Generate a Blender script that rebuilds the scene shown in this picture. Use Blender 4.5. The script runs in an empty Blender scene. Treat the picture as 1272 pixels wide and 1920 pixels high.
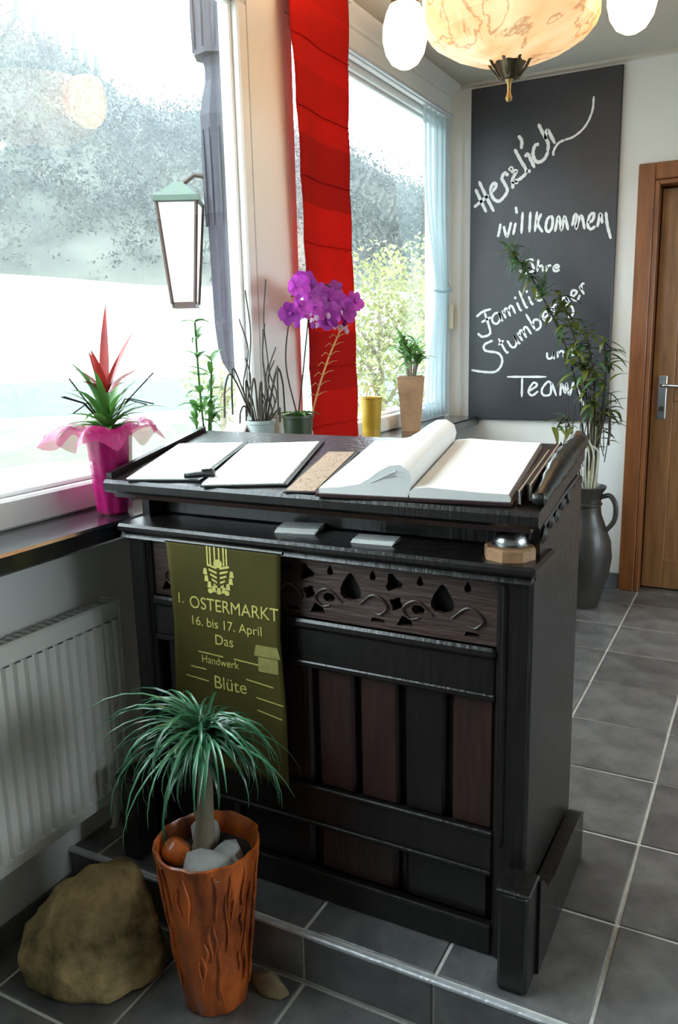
import bpy, bmesh, math, random
from mathutils import Vector, Matrix, Euler, noise
random.seed(7)
R = math.radians
scene = bpy.context.scene
COL = scene.collection

# ------------------------------------------------------------------ camera
YAW, PITCH, ROLL, FPX = -0.4886, -0.2090, -0.0232, 1523.3
def camera():
    y, p, r = YAW, PITCH, ROLL
    F = Vector((math.sin(y)*math.cos(p), math.cos(y)*math.cos(p), math.sin(p)))
    X = Vector((math.cos(y), -math.sin(y), 0)); U = X.cross(F)
    X2 = math.cos(r)*X + math.sin(r)*U; U2 = -math.sin(r)*X + math.cos(r)*U
    cd = bpy.data.cameras.new('camera'); co = bpy.data.objects.new('camera', cd); COL.objects.link(co)
    cd.sensor_fit = 'VERTICAL'; cd.sensor_height = 36; cd.sensor_width = 24
    cd.lens = FPX/1920*36; cd.clip_start = .05; cd.clip_end = 2000
    M = Matrix((X2, U2, -F)).transposed().to_4x4(); M.translation = (0, 0, 1.28)
    co.matrix_world = M
    scene.camera = co
camera()

# ------------------------------------------------------------------ world, daylight, exposure
SKY = 13.5
w = bpy.data.worlds.new('overcast_sky'); scene.world = w; w.use_nodes = True
bg = w.node_tree.nodes['Background']
bg.inputs[0].default_value = (0.80, 0.93, 1.0, 1); bg.inputs[1].default_value = SKY
scene.view_settings.view_transform = 'Standard'; scene.view_settings.look = 'None'
scene.view_settings.gamma = 1; scene.view_settings.use_curve_mapping = False
scene.view_settings.exposure = 0.0

# room: window wall x = XW, back wall y = YB, ceiling z = ZC, upper floor z = 0, lower floor z = ZL
XW, YB, ZC, ZL, YS = -1.53, 4.18, 2.50, -0.13, 1.343
XR, YR = 4.2, -3.2
W1 = (-0.25, 2.345); W2 = (2.57, 4.10); WZ = (0.866, 2.355)   # windows along the left wall
W3 = (0.8, 3.8); W3Z = (0.95, 2.25)                             # unseen window added to the right wall for fill light
def portal(name, loc, rot, sx, sy):
    l = bpy.data.lights.new(name, 'AREA'); l.shape = 'RECTANGLE'; l.size = sx; l.size_y = sy
    l.cycles.is_portal = True
    o = bpy.data.objects.new(name, l); COL.objects.link(o); o.location = loc; o.rotation_euler = rot
portal('sky_portal', (XW-.18, sum(W1)/2, sum(WZ)/2), (0, R(-90), 0), WZ[1]-WZ[0], W1[1]-W1[0])
portal('sky_portal', (XW-.18, sum(W2)/2, sum(WZ)/2), (0, R(-90), 0), WZ[1]-WZ[0], W2[1]-W2[0])
portal('sky_portal', (XR+.2, sum(W3)/2, sum(W3Z)/2), (0, R(90), 0), W3Z[1]-W3Z[0], W3[1]-W3[0])

# ------------------------------------------------------------------ materials
MATS = {}
def _n(nt, t, **kw):
    n = nt.nodes.new(t)
    for k, v in kw.items(): setattr(n, k, v)
    return n
def pm(name, base, rough=.6, var=.12, scale=12, bump=0, bscale=None, metallic=0, spec=.5, coat=0,
       objrand=0, transl=0, sheen=0, stretch=None, alpha=1, base2=None, emis=0):
    """principled material with noise colour variation and fine relief"""
    if name in MATS: return MATS[name]
    m = bpy.data.materials.new(name); m.use_nodes = True; nt = m.node_tree; L = nt.links
    b = nt.nodes['Principled BSDF']; out = nt.nodes['Material Output']
    tc = _n(nt, 'ShaderNodeTexCoord'); src = tc.outputs['Object']
    if stretch:
        mp = _n(nt, 'ShaderNodeMapping'); mp.inputs['Scale'].default_value = stretch
        L.new(src, mp.inputs[0]); src = mp.outputs[0]
    no = _n(nt, 'ShaderNodeTexNoise'); no.inputs['Scale'].default_value = scale
    no.inputs['Detail'].default_value = 6; no.inputs['Roughness'].default_value = .6
    L.new(src, no.inputs['Vector'])
    cr = _n(nt, 'ShaderNodeValToRGB')
    c1 = [max(0, c*(1-var)) for c in base]; c2 = [min(1, c*(1+var)) for c in (base2 or base)]
    cr.color_ramp.elements[0].position = .3; cr.color_ramp.elements[1].position = .7
    cr.color_ramp.elements[0].color = (*c1, 1); cr.color_ramp.elements[1].color = (*c2, 1)
    L.new(no.outputs['Fac'], cr.inputs[0]); col = cr.outputs[0]
    if objrand:
        oi = _n(nt, 'ShaderNodeObjectInfo'); hs = _n(nt, 'ShaderNodeHueSaturation')
        mr = _n(nt, 'ShaderNodeMapRange'); mr.inputs[3].default_value = 1-objrand; mr.inputs[4].default_value = 1+objrand
        L.new(oi.outputs['Random'], mr.inputs[0]); L.new(mr.outputs[0], hs.inputs['Value'])
        L.new(col, hs.inputs['Color']); col = hs.outputs[0]
    L.new(col, b.inputs['Base Color'])
    b.inputs['Roughness'].default_value = rough; b.inputs['Metallic'].default_value = metallic
    b.inputs['Specular IOR Level'].default_value = spec
    b.inputs['Coat Weight'].default_value = coat; b.inputs['Coat Roughness'].default_value = .12
    b.inputs['Sheen Weight'].default_value = sheen
    if bump:
        n2 = _n(nt, 'ShaderNodeTexNoise'); n2.inputs['Scale'].default_value = bscale or scale*3
        n2.inputs['Detail'].default_value = 4; L.new(src, n2.inputs['Vector'])
        bp = _n(nt, 'ShaderNodeBump'); bp.inputs['Strength'].default_value = bump; bp.inputs['Distance'].default_value = .01
        L.new(n2.outputs['Fac'], bp.inputs['Height']); L.new(bp.outputs[0], b.inputs['Normal'])
    sh = b.outputs[0]
    if transl:
        t = _n(nt, 'ShaderNodeBsdfTranslucent'); L.new(col, t.inputs[0])
        mx = _n(nt, 'ShaderNodeMixShader'); mx.inputs[0].default_value = transl
        L.new(sh, mx.inputs[1]); L.new(t.outputs[0], mx.inputs[2]); sh = mx.outputs[0]
    if alpha < 1:
        t = _n(nt, 'ShaderNodeBsdfTransparent')
        mx = _n(nt, 'ShaderNodeMixShader'); mx.inputs[0].default_value = alpha
        L.new(t.outputs[0], mx.inputs[1]); L.new(sh, mx.inputs[2]); sh = mx.outputs[0]
    L.new(sh, out.inputs[0]); MATS[name] = m; return m
def glass_mat(name, tint=(1, 1, 1)):
    m = bpy.data.materials.new(name); m.use_nodes = True; nt = m.node_tree; L = nt.links
    nt.nodes.remove(nt.nodes['Principled BSDF']); out = nt.nodes['Material Output']
    fr = _n(nt, 'ShaderNodeFresnel'); ge = _n(nt, 'ShaderNodeNewGeometry'); mr = _n(nt, 'ShaderNodeMapRange')
    mr.inputs[3].default_value = 1.5; mr.inputs[4].default_value = 1/1.5        # same index on both faces of the thin pane
    L.new(ge.outputs['Backfacing'], mr.inputs[0]); L.new(mr.outputs[0], fr.inputs[0])
    tr = _n(nt, 'ShaderNodeBsdfTransparent'); tr.inputs[0].default_value = (*tint, 1)
    gl = _n(nt, 'ShaderNodeBsdfGlossy'); gl.inputs['Roughness'].default_value = .015
    mx = _n(nt, 'ShaderNodeMixShader')
    L.new(fr.outputs[0], mx.inputs[0]); L.new(tr.outputs[0], mx.inputs[1]); L.new(gl.outputs[0], mx.inputs[2])
    L.new(mx.outputs[0], out.inputs[0]); MATS[name] = m; return m
def alabaster(name, strength, c1, c2, vein):
    """veined stone glass lit from inside"""
    m = bpy.data.materials.new(name); m.use_nodes = True; nt = m.node_tree; L = nt.links
    b = nt.nodes['Principled BSDF']; tc = _n(nt, 'ShaderNodeTexCoord')
    n1 = _n(nt, 'ShaderNodeTexNoise'); n1.inputs['Scale'].default_value = 6; n1.inputs['Detail'].default_value = 4; n1.inputs['Distortion'].default_value = 1.2
    r1 = _n(nt, 'ShaderNodeValToRGB'); r1.color_ramp.elements[0].color = (*c2, 1); r1.color_ramp.elements[1].color = (*c1, 1)
    r1.color_ramp.elements[0].position = .35; r1.color_ramp.elements[1].position = .62
    n2 = _n(nt, 'ShaderNodeTexNoise'); n2.inputs['Scale'].default_value = 4; n2.inputs['Detail'].default_value = 5; n2.inputs['Distortion'].default_value = 2
    r2 = _n(nt, 'ShaderNodeValToRGB'); e = r2.color_ramp.elements
    e[0].position = .47; e[0].color = (0, 0, 0, 1); e[1].position = .5; e[1].color = (1, 1, 1, 1)
    e2 = r2.color_ramp.elements.new(.53); e2.color = (0, 0, 0, 1)
    mx = _n(nt, 'ShaderNodeMix', data_type='RGBA'); mx.inputs[7].default_value = (*vein, 1)
    sc = _n(nt, 'ShaderNodeMath', operation='MULTIPLY'); sc.inputs[1].default_value = .75
    L.new(tc.outputs['Object'], n1.inputs[0]); L.new(tc.outputs['Object'], n2.inputs[0])
    L.new(n1.outputs[0], r1.inputs[0]); L.new(n2.outputs[0], r2.inputs[0]); L.new(r2.outputs[0], sc.inputs[0])
    L.new(sc.outputs[0], mx.inputs[0]); L.new(r1.outputs[0], mx.inputs[6])
    L.new(mx.outputs[2], b.inputs['Base Color']); L.new(mx.outputs[2], b.inputs['Emission Color'])
    b.inputs['Emission Strength'].default_value = strength; b.inputs['Roughness'].default_value = .25
    MATS[name] = m; return m

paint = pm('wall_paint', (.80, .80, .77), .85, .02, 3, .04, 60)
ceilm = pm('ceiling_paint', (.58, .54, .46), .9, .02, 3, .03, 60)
white_frame = pm('white_window_frame', (.82, .82, .80), .4, .03, 5)
sillm = pm('black_stone_sill', (.012, .013, .016), .16, .4, 30, .03, 80, coat=.5)
tilem = pm('slate_tile', (.105, .106, .112), .30, .35, 9, .30, 26, objrand=.22, spec=.75, base2=(.150, .148, .145))
groutm = pm('grout', (.66, .65, .61), .9, .15, 40, .1)
darkwood = pm('dark_stained_oak', (.008, .006, .0055), .34, .35, 6, .18, 10, stretch=(9, 9, 1), coat=.18, spec=.45)
redwood = pm('red_brown_stained_oak', (.028, .0105, .008), .4, .4, 6, .25, 10, stretch=(9, 9, 1), coat=.2)
carvewood = pm('carved_brown_oak', (.050, .026, .020), .45, .35, 8, .3, 14, stretch=(1, 9, 9), coat=.15)
doorwood = pm('brown_door_wood', (.26, .125, .045), .42, .3, 5, .12, 12, stretch=(9, 9, .8), coat=.2)
framewood = pm('chestnut_frame_wood', (.21, .068, .016), .45, .3, 5, .12, 12, stretch=(9, 9, .8), coat=.1)
steel = pm('brushed_steel', (.55, .56, .58), .25, .05, 20, metallic=1)
bronze = pm('dark_bronze', (.11, .085, .05), .4, .4, 25, .3, 40, metallic=.8)
glassm = glass_mat('window_glass', (.97, .99, .985))

# ------------------------------------------------------------------ mesh builder
class MB:
    def __init__(s): s.v = []; s.f = []
    def add(s, vs, fs):
        o = len(s.v); s.v += [tuple(v) for v in vs]; s.f += [tuple(i+o for i in f) for f in fs]; return s
    def box(s, x0, x1, y0, y1, z0, z1):
        return s.add([(x, y, z) for z in (z0, z1) for y in (y0, y1) for x in (x0, x1)],
                     [(0, 2, 3, 1), (4, 5, 7, 6), (0, 1, 5, 4), (2, 6, 7, 3), (0, 4, 6, 2), (1, 3, 7, 5)])
    def cbox(s, x0, x1, y0, y1, z0, z1, c=.004):
        """box with all edges chamfered"""
        P = []
        for sx in (0, 1):
            for sy in (0, 1):
                for sz in (0, 1):
                    X, Y, Z = (x0, x1)[sx], (y0, y1)[sy], (z0, z1)[sz]
                    dx, dy, dz = (c, -c)[sx], (c, -c)[sy], (c, -c)[sz]
                    P += [(X, Y+dy, Z+dz), (X+dx, Y, Z+dz), (X+dx, Y+dy, Z)]
        bm = bmesh.new(); vs = [bm.verts.new(p) for p in P]
        r = bmesh.ops.convex_hull(bm, input=vs)
        bmesh.ops.dissolve_limit(bm, angle_limit=.01, verts=bm.verts, edges=bm.edges)
        bm.verts.index_update()
        s.add([v.co[:] for v in bm.verts], [[v.index for v in f.verts] for f in bm.faces]); bm.free(); return s
    def prism(s, poly, axis, a0, a1):
        """polygon extruded along an axis; poly coordinates are the two other axes in order"""
        n = len(poly); vs = []
        for a in (a0, a1):
            for p in poly:
                q = list(p); q.insert(axis, a); vs.append(q)
        fs = [tuple(range(n))[::-1], tuple(range(n, 2*n))]
        for i in range(n): j = (i+1) % n; fs.append((i, j, n+j, n+i))
        return s.add(vs, fs)
    def lathe(s, prof, c=(0, 0, 0), seg=24, axis='z', wob=None, cap=True):
        vs = []; n = len(prof)
        for r, z in prof:
            for k in range(seg):
                a = 2*math.pi*k/seg; rr = r*(wob(a, z) if wob else 1)
                p = (rr*math.cos(a), rr*math.sin(a), z)
                if axis == 'y': p = (p[0], p[2], p[1])
                if axis == 'x': p = (p[2], p[0], p[1])
                vs.append((c[0]+p[0], c[1]+p[1], c[2]+p[2]))
        fs = []
        for i in range(n-1):
            for k in range(seg):
                k2 = (k+1) % seg; fs.append((i*seg+k, i*seg+k2, (i+1)*seg+k2, (i+1)*seg+k))
        if cap:
            if prof[0][0] > 1e-6: fs.append(tuple(range(seg))[::-1])
            if prof[-1][0] > 1e-6: fs.append(tuple((n-1)*seg+k for k in range(seg)))
        return s.add(vs, fs)
    def tube(s, pts, rad, seg=6, cap=True):
        pts = [Vector(p) for p in pts]; n = len(pts); vs = []
        rads = rad if isinstance(rad, (list, tuple)) else [rad]*n
        t0 = (pts[1]-pts[0]).normalized(); ref = Vector((0, 0, 1)) if abs(t0.z) < .9 else Vector((1, 0, 0))
        u = t0.cross(ref).normalized()
        for i, p in enumerate(pts):
            t = (pts[min(i+1, n-1)]-pts[max(i-1, 0)]).normalized()
            u = (u-t*u.dot(t)).normalized(); v = t.cross(u)
            for k in range(seg):
                a = 2*math.pi*k/seg; vs.append(p+(u*math.cos(a)+v*math.sin(a))*rads[i])
        fs = [(i*seg+k, i*seg+(k+1) % seg, (i+1)*seg+(k+1) % seg, (i+1)*seg+k) for i in range(n-1) for k in range(seg)]
        if cap: fs += [tuple(range(seg))[::-1], tuple((n-1)*seg+k for k in range(seg))]
        return s.add(vs, fs)
    def strap(s, base, az, el, length, width, droop, n=7, fold=.25, taper=1.0, wiggle=0):
        """long leaf: starts at base, elevation el falls by droop along its length"""
        p = Vector(base); vs = []; e = el; a = az
        for i in range(n+1):
            t = i/n
            d = Vector((math.cos(a)*math.cos(e), math.sin(a)*math.cos(e), math.sin(e)))
            side = Vector((-math.sin(a), math.cos(a), 0)); up = side.cross(d)*-1
            wd = width*(min(1, .35+t*3))*max(.03, (1-t**2.2*taper))/2
            vs += [p-side*wd+Vector((0, 0, 1))*fold*wd, p, p+side*wd+Vector((0, 0, 1))*fold*wd]
            p = p+d*(length/n); e -= droop/n; a += wiggle/n
        fs = []
        for i in range(n):
            b = i*3; fs += [(b, b+1, b+4, b+3), (b+1, b+2, b+5, b+4)]
        return s.add(vs, fs)
    def blob(s, c, r, sub=2, amp=.2, freq=1.5, seed=0, sq=(1, 1, 1)):
        bm = bmesh.new(); bmesh.ops.create_icosphere(bm, subdivisions=sub, radius=1)
        bm.verts.index_update(); vs = []
        for v in bm.verts:
            k = 1+amp*noise.noise(v.co*freq+Vector((seed*7.3, seed*3.1, seed)))
            vs.append((c[0]+v.co.x*k*r*sq[0], c[1]+v.co.y*k*r*sq[1], c[2]+v.co.z*k*r*sq[2]))
        s.add(vs, [[v.index for v in f.verts] for f in bm.faces]); bm.free(); return s
    def grid(s, fn, nu, nv, close_u=False):
        vs = [fn(i/nu, j/nv) for j in range(nv+1) for i in range(nu+1)]
        fs = [(j*(nu+1)+i, j*(nu+1)+i+1, (j+1)*(nu+1)+i+1, (j+1)*(nu+1)+i) for j in range(nv) for i in range(nu)]
        return s.add(vs, fs)
WLOC = {}
def wloc(o): return WLOC.get(o.name, Vector((0, 0, 0)))
def build(name, mb, mat, parent=None, smooth=False, origin=None):
    """one mesh object; vertices are given in world space and stored relative to the origin"""
    me = bpy.data.meshes.new(name)
    if origin is None:
        origin = wloc(parent) if parent else Vector((0, 0, 0))
    origin = Vector(origin)
    me.from_pydata([tuple(Vector(v)-origin) for v in mb.v], [], mb.f); me.update()
    bm = bmesh.new(); bm.from_mesh(me); bmesh.ops.recalc_face_normals(bm, faces=bm.faces); bm.to_mesh(me); bm.free()
    if smooth:
        for p in me.polygons: p.use_smooth = True
        try: me.set_sharp_from_angle(angle=R(40))
        except Exception: pass
    if mat: me.materials.append(mat)
    return link(name, me, parent, origin)
def link(name, me, parent=None, origin=(0, 0, 0)):
    o = bpy.data.objects.new(name, me); COL.objects.link(o); origin = Vector(origin)
    if parent: o.parent = parent; o.location = origin-wloc(parent)
    else: o.location = origin
    WLOC[o.name] = origin; return o
def tag(o, label, cat, group=None, kind=None):
    o['label'] = label; o['category'] = cat
    if group: o['group'] = group
    if kind: o['kind'] = kind
    return o
def struct(o, label, cat='structure'):
    o['kind'] = 'structure'; o['label'] = label; o['category'] = cat; return o
def thing(name, loc, label, cat, group=None):
    o = bpy.data.objects.new(name, None); COL.objects.link(o); o.location = loc; o.empty_display_size = .1
    WLOC[o.name] = Vector(loc); tag(o, label, cat, group); return o
def smoothpts(pts, n=6):
    """Catmull-Rom resampling"""
    P = [Vector(p) for p in pts]
    if len(P) < 3: return [P[0].lerp(P[-1], i/n) for i in range(n+1)]
    Q = [P[0]*2-P[1]]+P+[P[-1]*2-P[-2]]; out = []
    for i in range(1, len(Q)-2):
        a, b, c, d = Q[i-1:i+3]
        for k in range(n):
            t = k/n
            out.append(.5*((2*b)+(c-a)*t+(2*a-5*b+4*c-d)*t*t+(3*b-a-3*c+d)*t**3))
    out.append(P[-1]); return out
def curve2d(name, outer, holes, depth):
    """flat board with cut-outs: returns an MB lying in the xz plane, thickness along y"""
    cu = bpy.data.curves.new(name, 'CURVE'); cu.dimensions = '2D'; cu.fill_mode = 'BOTH'; cu.extrude = depth/2
    for poly in [outer]+holes:
        sp = cu.splines.new('POLY'); sp.points.add(len(poly)-1); sp.use_cyclic_u = True
        for p, q in zip(sp.points, poly): p.co = (q[0], q[1], 0, 1)
    o = bpy.data.objects.new(name, cu); COL.objects.link(o)
    dg = bpy.context.evaluated_depsgraph_get(); me = bpy.data.meshes.new_from_object(o.evaluated_get(dg))
    mb = MB(); mb.add([(v.co.x, v.co.z, v.co.y) for v in me.vertices], [list(p.vertices) for p in me.polygons])
    bpy.data.objects.remove(o); bpy.data.curves.remove(cu); bpy.data.meshes.remove(me); return mb
def text_mb(body, size, align='CENTER', ext=.0006):
    """lettering as a mesh in the xz plane"""
    cu = bpy.data.curves.new('lettering', 'FONT'); cu.body = body; cu.size = size; cu.align_x = align; cu.extrude = ext
    o = bpy.data.objects.new('lettering', cu); COL.objects.link(o)
    dg = bpy.context.evaluated_depsgraph_get(); me = bpy.data.meshes.new_from_object(o.evaluated_get(dg))
    mb = MB(); mb.add([(v.co.x, v.co.z, v.co.y) for v in me.vertices], [list(p.vertices) for p in me.polygons])
    bpy.data.objects.remove(o); bpy.data.curves.remove(cu); bpy.data.meshes.remove(me); return mb
def moved(mb, dx=0, dy=0, dz=0):
    m = MB(); m.v = [(a+dx, b+dy, c+dz) for a, b, c in mb.v]; m.f = list(mb.f); return m

# ================================================================== THE ROOM
# ---- upper floor: grout bed with separate tiles
fl = struct(build('floor', MB().box(XW, XR, YS, YB, -.40, -.004), groutm), 'dark slate tiled floor with pale grout lines', 'floor')
TX, TY, GAP = .308, .327, .008
def tile_mesh(nm, sx, sy, h=.02, c=.0025):
    m = MB(); x, y = sx/2, sy/2
    m.add([(-x, -y, -h), (x, -y, -h), (x, y, -h), (-x, y, -h), (-x, -y, -c), (x, -y, -c), (x, y, -c), (-x, y, -c),
           (-x+c, -y+c, 0), (x-c, -y+c, 0), (x-c, y-c, 0), (-x+c, y-c, 0)],
          [(0, 1, 5, 4), (1, 2, 6, 5), (2, 3, 7, 6), (3, 0, 4, 7), (4, 5, 9, 8), (5, 6, 10, 9), (6, 7, 11, 10), (7, 4, 8, 11), (8, 9, 10, 11)])
    me = bpy.data.meshes.new(nm); me.from_pydata(m.v, [], m.f); me.update(); me.materials.append(tilem); return me
rt = random.Random(3)
tm = tile_mesh('tile', TX-GAP, TY-GAP); row0 = YS+.32
for i in range(-4, 5):
    x = -.21-TX*.5+TX*i
    if x+TX/2 < XW: continue
    for j in range(-1, 8):
        y0, y1 = row0+TY*j, row0+TY*(j+1)
        y0, y1 = max(y0, YS+.004), min(y1, YB); x0, x1 = max(x-TX/2, XW), x+TX/2
        if y1-y0 < .05: continue
        full = abs(y1-y0-TY) < .001 and abs(x1-x0-TX) < .001
        me = tm if full else tile_mesh('tile', x1-x0-GAP, y1-y0-GAP)
        o = link('tile', me, fl, ((x0+x1)/2, (y0+y1)/2, rt.uniform(-.0008, .0008)))
        o.rotation_euler = (rt.uniform(-.003, .003), rt.uniform(-.003, .003), rt.uniform(-.006, .006))
rest = MB(); rest.box(-.21+TX*4+.004, XR, YS+.004, YB, -.02, 0)
o = build('tiled_area', rest, tilem, fl); o['kind'] = 'stuff'
# riser of the step: grout bed, tiles, pale edge strip
ris = struct(build('trim_1', MB().box(XW, XR, YS-.004, YS-.0005, ZL, -.001), groutm), 'low tiled step riser below the desk', 'step')
rm = MB()
for i in range(-5, 4):
    x0, x1 = -.21+TX*i+.003, -.21+TX*(i+1)-.003
    x0 = max(x0, XW+.002)
    if x1-x0 < .03: continue
    me = bpy.data.meshes.new('tile'); b = MB().cbox(-(x1-x0)/2, (x1-x0)/2, -.006, 0, -.057, .054, .002)
    me.from_pydata(b.v, [], b.f); me.materials.append(tilem); me.update()
    o = link('tile', me, ris, ((x0+x1)/2, YS-.004, ZL/2))
strip = pm('metal_edge_strip', (.60, .62, .64), .35, .2, 30, .2, metallic=.3)
edge = build('edge_strip', MB().cbox(XW, XR, YS-.014, YS+.001, -.010, .0015, .003), strip, ris)
# lower floor
lf = struct(build('floor', MB().box(XW, XR, YR, YS-.0005, ZL-.30, ZL-.004), groutm), 'lower tiled floor in front of the step', 'floor')
for i in range(-5, 4):
    for j in range(-1, 4):
        x0, x1 = -.21+TX*i, -.21+TX*(i+1); y1 = 1.335-TY*j; y0 = y1-TY
        x0 = max(x0, XW); y1 = min(y1, 1.335)
        if x1-x0 < .05 or y1-y0 < .05: continue
        full = abs(y1-y0-TY) < .001 and abs(x1-x0-TX) < .001
        me = tm if full else tile_mesh('tile', x1-x0-GAP, y1-y0-GAP)
        o = link('tile', me, lf, ((x0+x1)/2, (y0+y1)/2, ZL+rt.uniform(-.0008, .0008)))
        o.rotation_euler = (rt.uniform(-.003, .003), rt.uniform(-.003, .003), rt.uniform(-.006, .006))
r2 = MB(); r2.box(XW, XR, YR, 1.335-TY*4-.004, ZL-.02, ZL); r2.box(-.21+TX*4+.004, XR, 1.335-TY*4, YS-.006, ZL-.02, ZL)
o = build('tiled_area', r2, tilem, lf); o['kind'] = 'stuff'

# ---- walls
T = .11
m = MB()
m.box(XW-T, XW, YR, YB+.1, -.5, WZ[0]-.046)
m.box(XW-T, XW, YR, YB+.1, WZ[1], ZC+.1)
m.box(XW-T, XW, YR, W1[0], WZ[0]-.046, WZ[1]); m.box(XW-T, XW, W1[1], W2[0], WZ[0]-.046, WZ[1])
m.box(XW-T, XW, W2[1], YB+.1, WZ[0]-.046, WZ[1])
m.box(XW-T, XW-.085, W1[0], W1[1], WZ[0]-.046, WZ[0]); m.box(XW-T, XW-.085, W2[0], W2[1], WZ[0]-.046, WZ[0])
struct(build('wall_left', m, paint), 'off-white window wall with two big windows', 'wall')
DX0, DX1, DZ = -.54, .36, 1.945       # door opening
m = MB(); m.box(XW, DX0, YB, YB+.24, 0, ZC); m.box(DX1, XR, YB, YB+.24, 0, ZC); m.box(DX0, DX1, YB, YB+.24, DZ, ZC)
m.box(DX0, DX1, YB+.2, YB+.24, 0, DZ)
struct(build('wall_back', m, paint), 'off-white back wall carrying the chalkboard', 'wall')
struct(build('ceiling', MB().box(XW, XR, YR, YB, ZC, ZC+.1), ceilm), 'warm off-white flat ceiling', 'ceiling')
m = MB(); m.box(XR, XR+.2, YR, W3[0], -.5, ZC+.1); m.box(XR, XR+.2, W3[1], YB+.24, -.5, ZC+.1)
m.box(XR, XR+.2, W3[0], W3[1], -.5, W3Z[0]); m.box(XR, XR+.2, W3[0], W3[1], W3Z[1], ZC+.1)
struct(build('wall_right', m, paint), 'off-white side wall of the room with an added window opening', 'wall')
struct(build('wall_rear', MB().box(XW, XR, YR-.2, YR, -.5, ZC+.1), paint), 'off-white wall behind the viewer', 'wall')
# cove moulding between window wall and ceiling
poly = [(XW, ZC), (XW+.055, ZC), (XW+.05, ZC-.012), (XW+.028, ZC-.024), (XW+.012, ZC-.04), (XW+.012, ZC-.052), (XW, ZC-.055)]
struct(build('trim_2', MB().prism(poly, 1, YR, YB), white_frame, smooth=True), 'white cove moulding above the windows', 'trim')
poly = [(YB, ZC), (YB-.012, ZC), (YB-.012, ZC-.012), (YB, ZC-.018)]
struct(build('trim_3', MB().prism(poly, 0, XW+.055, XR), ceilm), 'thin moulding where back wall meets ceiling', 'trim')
# black stone sill along the window wall, dark tile baseboards
struct(build('trim_4', MB().cbox(XW-.085, -1.362, YR, YB, WZ[0]-.046, WZ[0], .006), sillm), 'polished black stone window sill along the wall', 'window sill')
bb = struct(build('baseboard_back', MB().cbox(XW, -.615, YB-.012, YB, 0, .085, .003), tilem), 'dark tile skirting under the back wall', 'baseboard')
struct(build('baseboard_left', MB().cbox(XW, XW+.012, YR, YS-.006, ZL, ZL+.06, .003), tilem), 'dark tile skirting under the radiator', 'baseboard')

# ---- windows: frame bars, panes, bead
def window(name, y0, y1, label, mull=()):
    z0, z1 = WZ; f = .05; root = struct(thing(name, (XW-.05, (y0+y1)/2, z0), label, 'window'), label, 'window')
    xa, xb = XW-.075, XW-.001
    def bar(nm, a, b, c, d, ext=0): build(nm, MB().cbox(xa-ext, xb+ext, a, b, c, d, .006), white_frame, root)
    bar('frame_bottom', y0, y1, z0+.001, z0+.072); bar('frame_top', y0, y1, z1-f, z1)
    bar('frame_side', y0, y0+f, z0+.072, z1-f); bar('frame_side', y1-f, y1, z0+.072, z1-f)
    for mm in mull: bar('mullion', mm-.03, mm+.03, z0+.072, z1-f)
    edges = [y0+f]+[e for mm in mull for e in (mm-.03, mm+.03)]+[y1-f]
    for a, b in zip(edges[::2], edges[1::2]):
        build('pane', MB().box(XW-.050, XW-.046, a, b, z0+.072, z1-f), glassm, root)
        q = MB()
        for s in (a, b-.012): q.cbox(XW-.043, XW-.026, s, s+.012, z0+.074, z1-f-.002, .003)
        q.cbox(XW-.043, XW-.026, a+.012, b-.012, z0+.072, z0+.084, .003); q.cbox(XW-.043, XW-.026, a+.012, b-.012, z1-f-.012, z1-f, .003)
        build('glazing_bead', q, white_frame, root)
    return root
window('window_1', W1[0], W1[1], 'large window over the radiator looking onto the valley')
window('window_2', W2[0], W2[1], 'window beside the chalkboard wall, right of the red curtain')
z0, z1 = W3Z  # added window out of view, brightens floor, radiator and desk side
root = struct(thing('fill_window', (XR+.1, sum(W3)/2, z0), 'unseen window added in side wall for fill light', 'window'), 'unseen window added in side wall for fill light', 'window')
mid = sum(W3)/2
for a, b, c, d in ((W3[0], W3[1], z0, z0+.06), (W3[0], W3[1], z1-.06, z1), (W3[0], W3[0]+.06, z0+.06, z1-.06), (W3[1]-.06, W3[1], z0+.06, z1-.06), (mid-.03, mid+.03, z0+.06, z1-.06)):
    build('frame_bar', MB().cbox(XR+.06, XR+.14, a, b, c, d, .005), white_frame, root)
# outer window ledge
struct(build('trim_5', MB().cbox(XW-T-.10, XW-T, YR, YB, WZ[0]-.05, WZ[0]-.02, .004), pm('zinc_ledge', (.55, .57, .6), .4, .1, 20, metallic=.5)), 'grey metal ledge outside the windows', 'ledge')
# curtain rail boxes under the window heads
def rail(y0, y1, x, z, label):
    r = thing('curtain_rail', (x, (y0+y1)/2, z), label, 'curtain rail', 'curtain rails over the windows')
    build('rail', MB().cbox(x-.014, x+.014, y0, y1, z-.009, z+.009, .003), white_frame, r)
    build('rail', MB().cbox(x+.018, x+.034, y0, y1, z-.006, z+.006, .002), pm('grey_rail', (.55, .56, .58), .4, .05, 9), r)
    return r
rail(2.62, 4.08, XW+.02, 2.335, 'pale double curtain rail above the window beside the chalkboard')
rail(.5, 2.30, XW+.02, 2.335, 'pale double curtain rail above the large window over the radiator')

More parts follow.
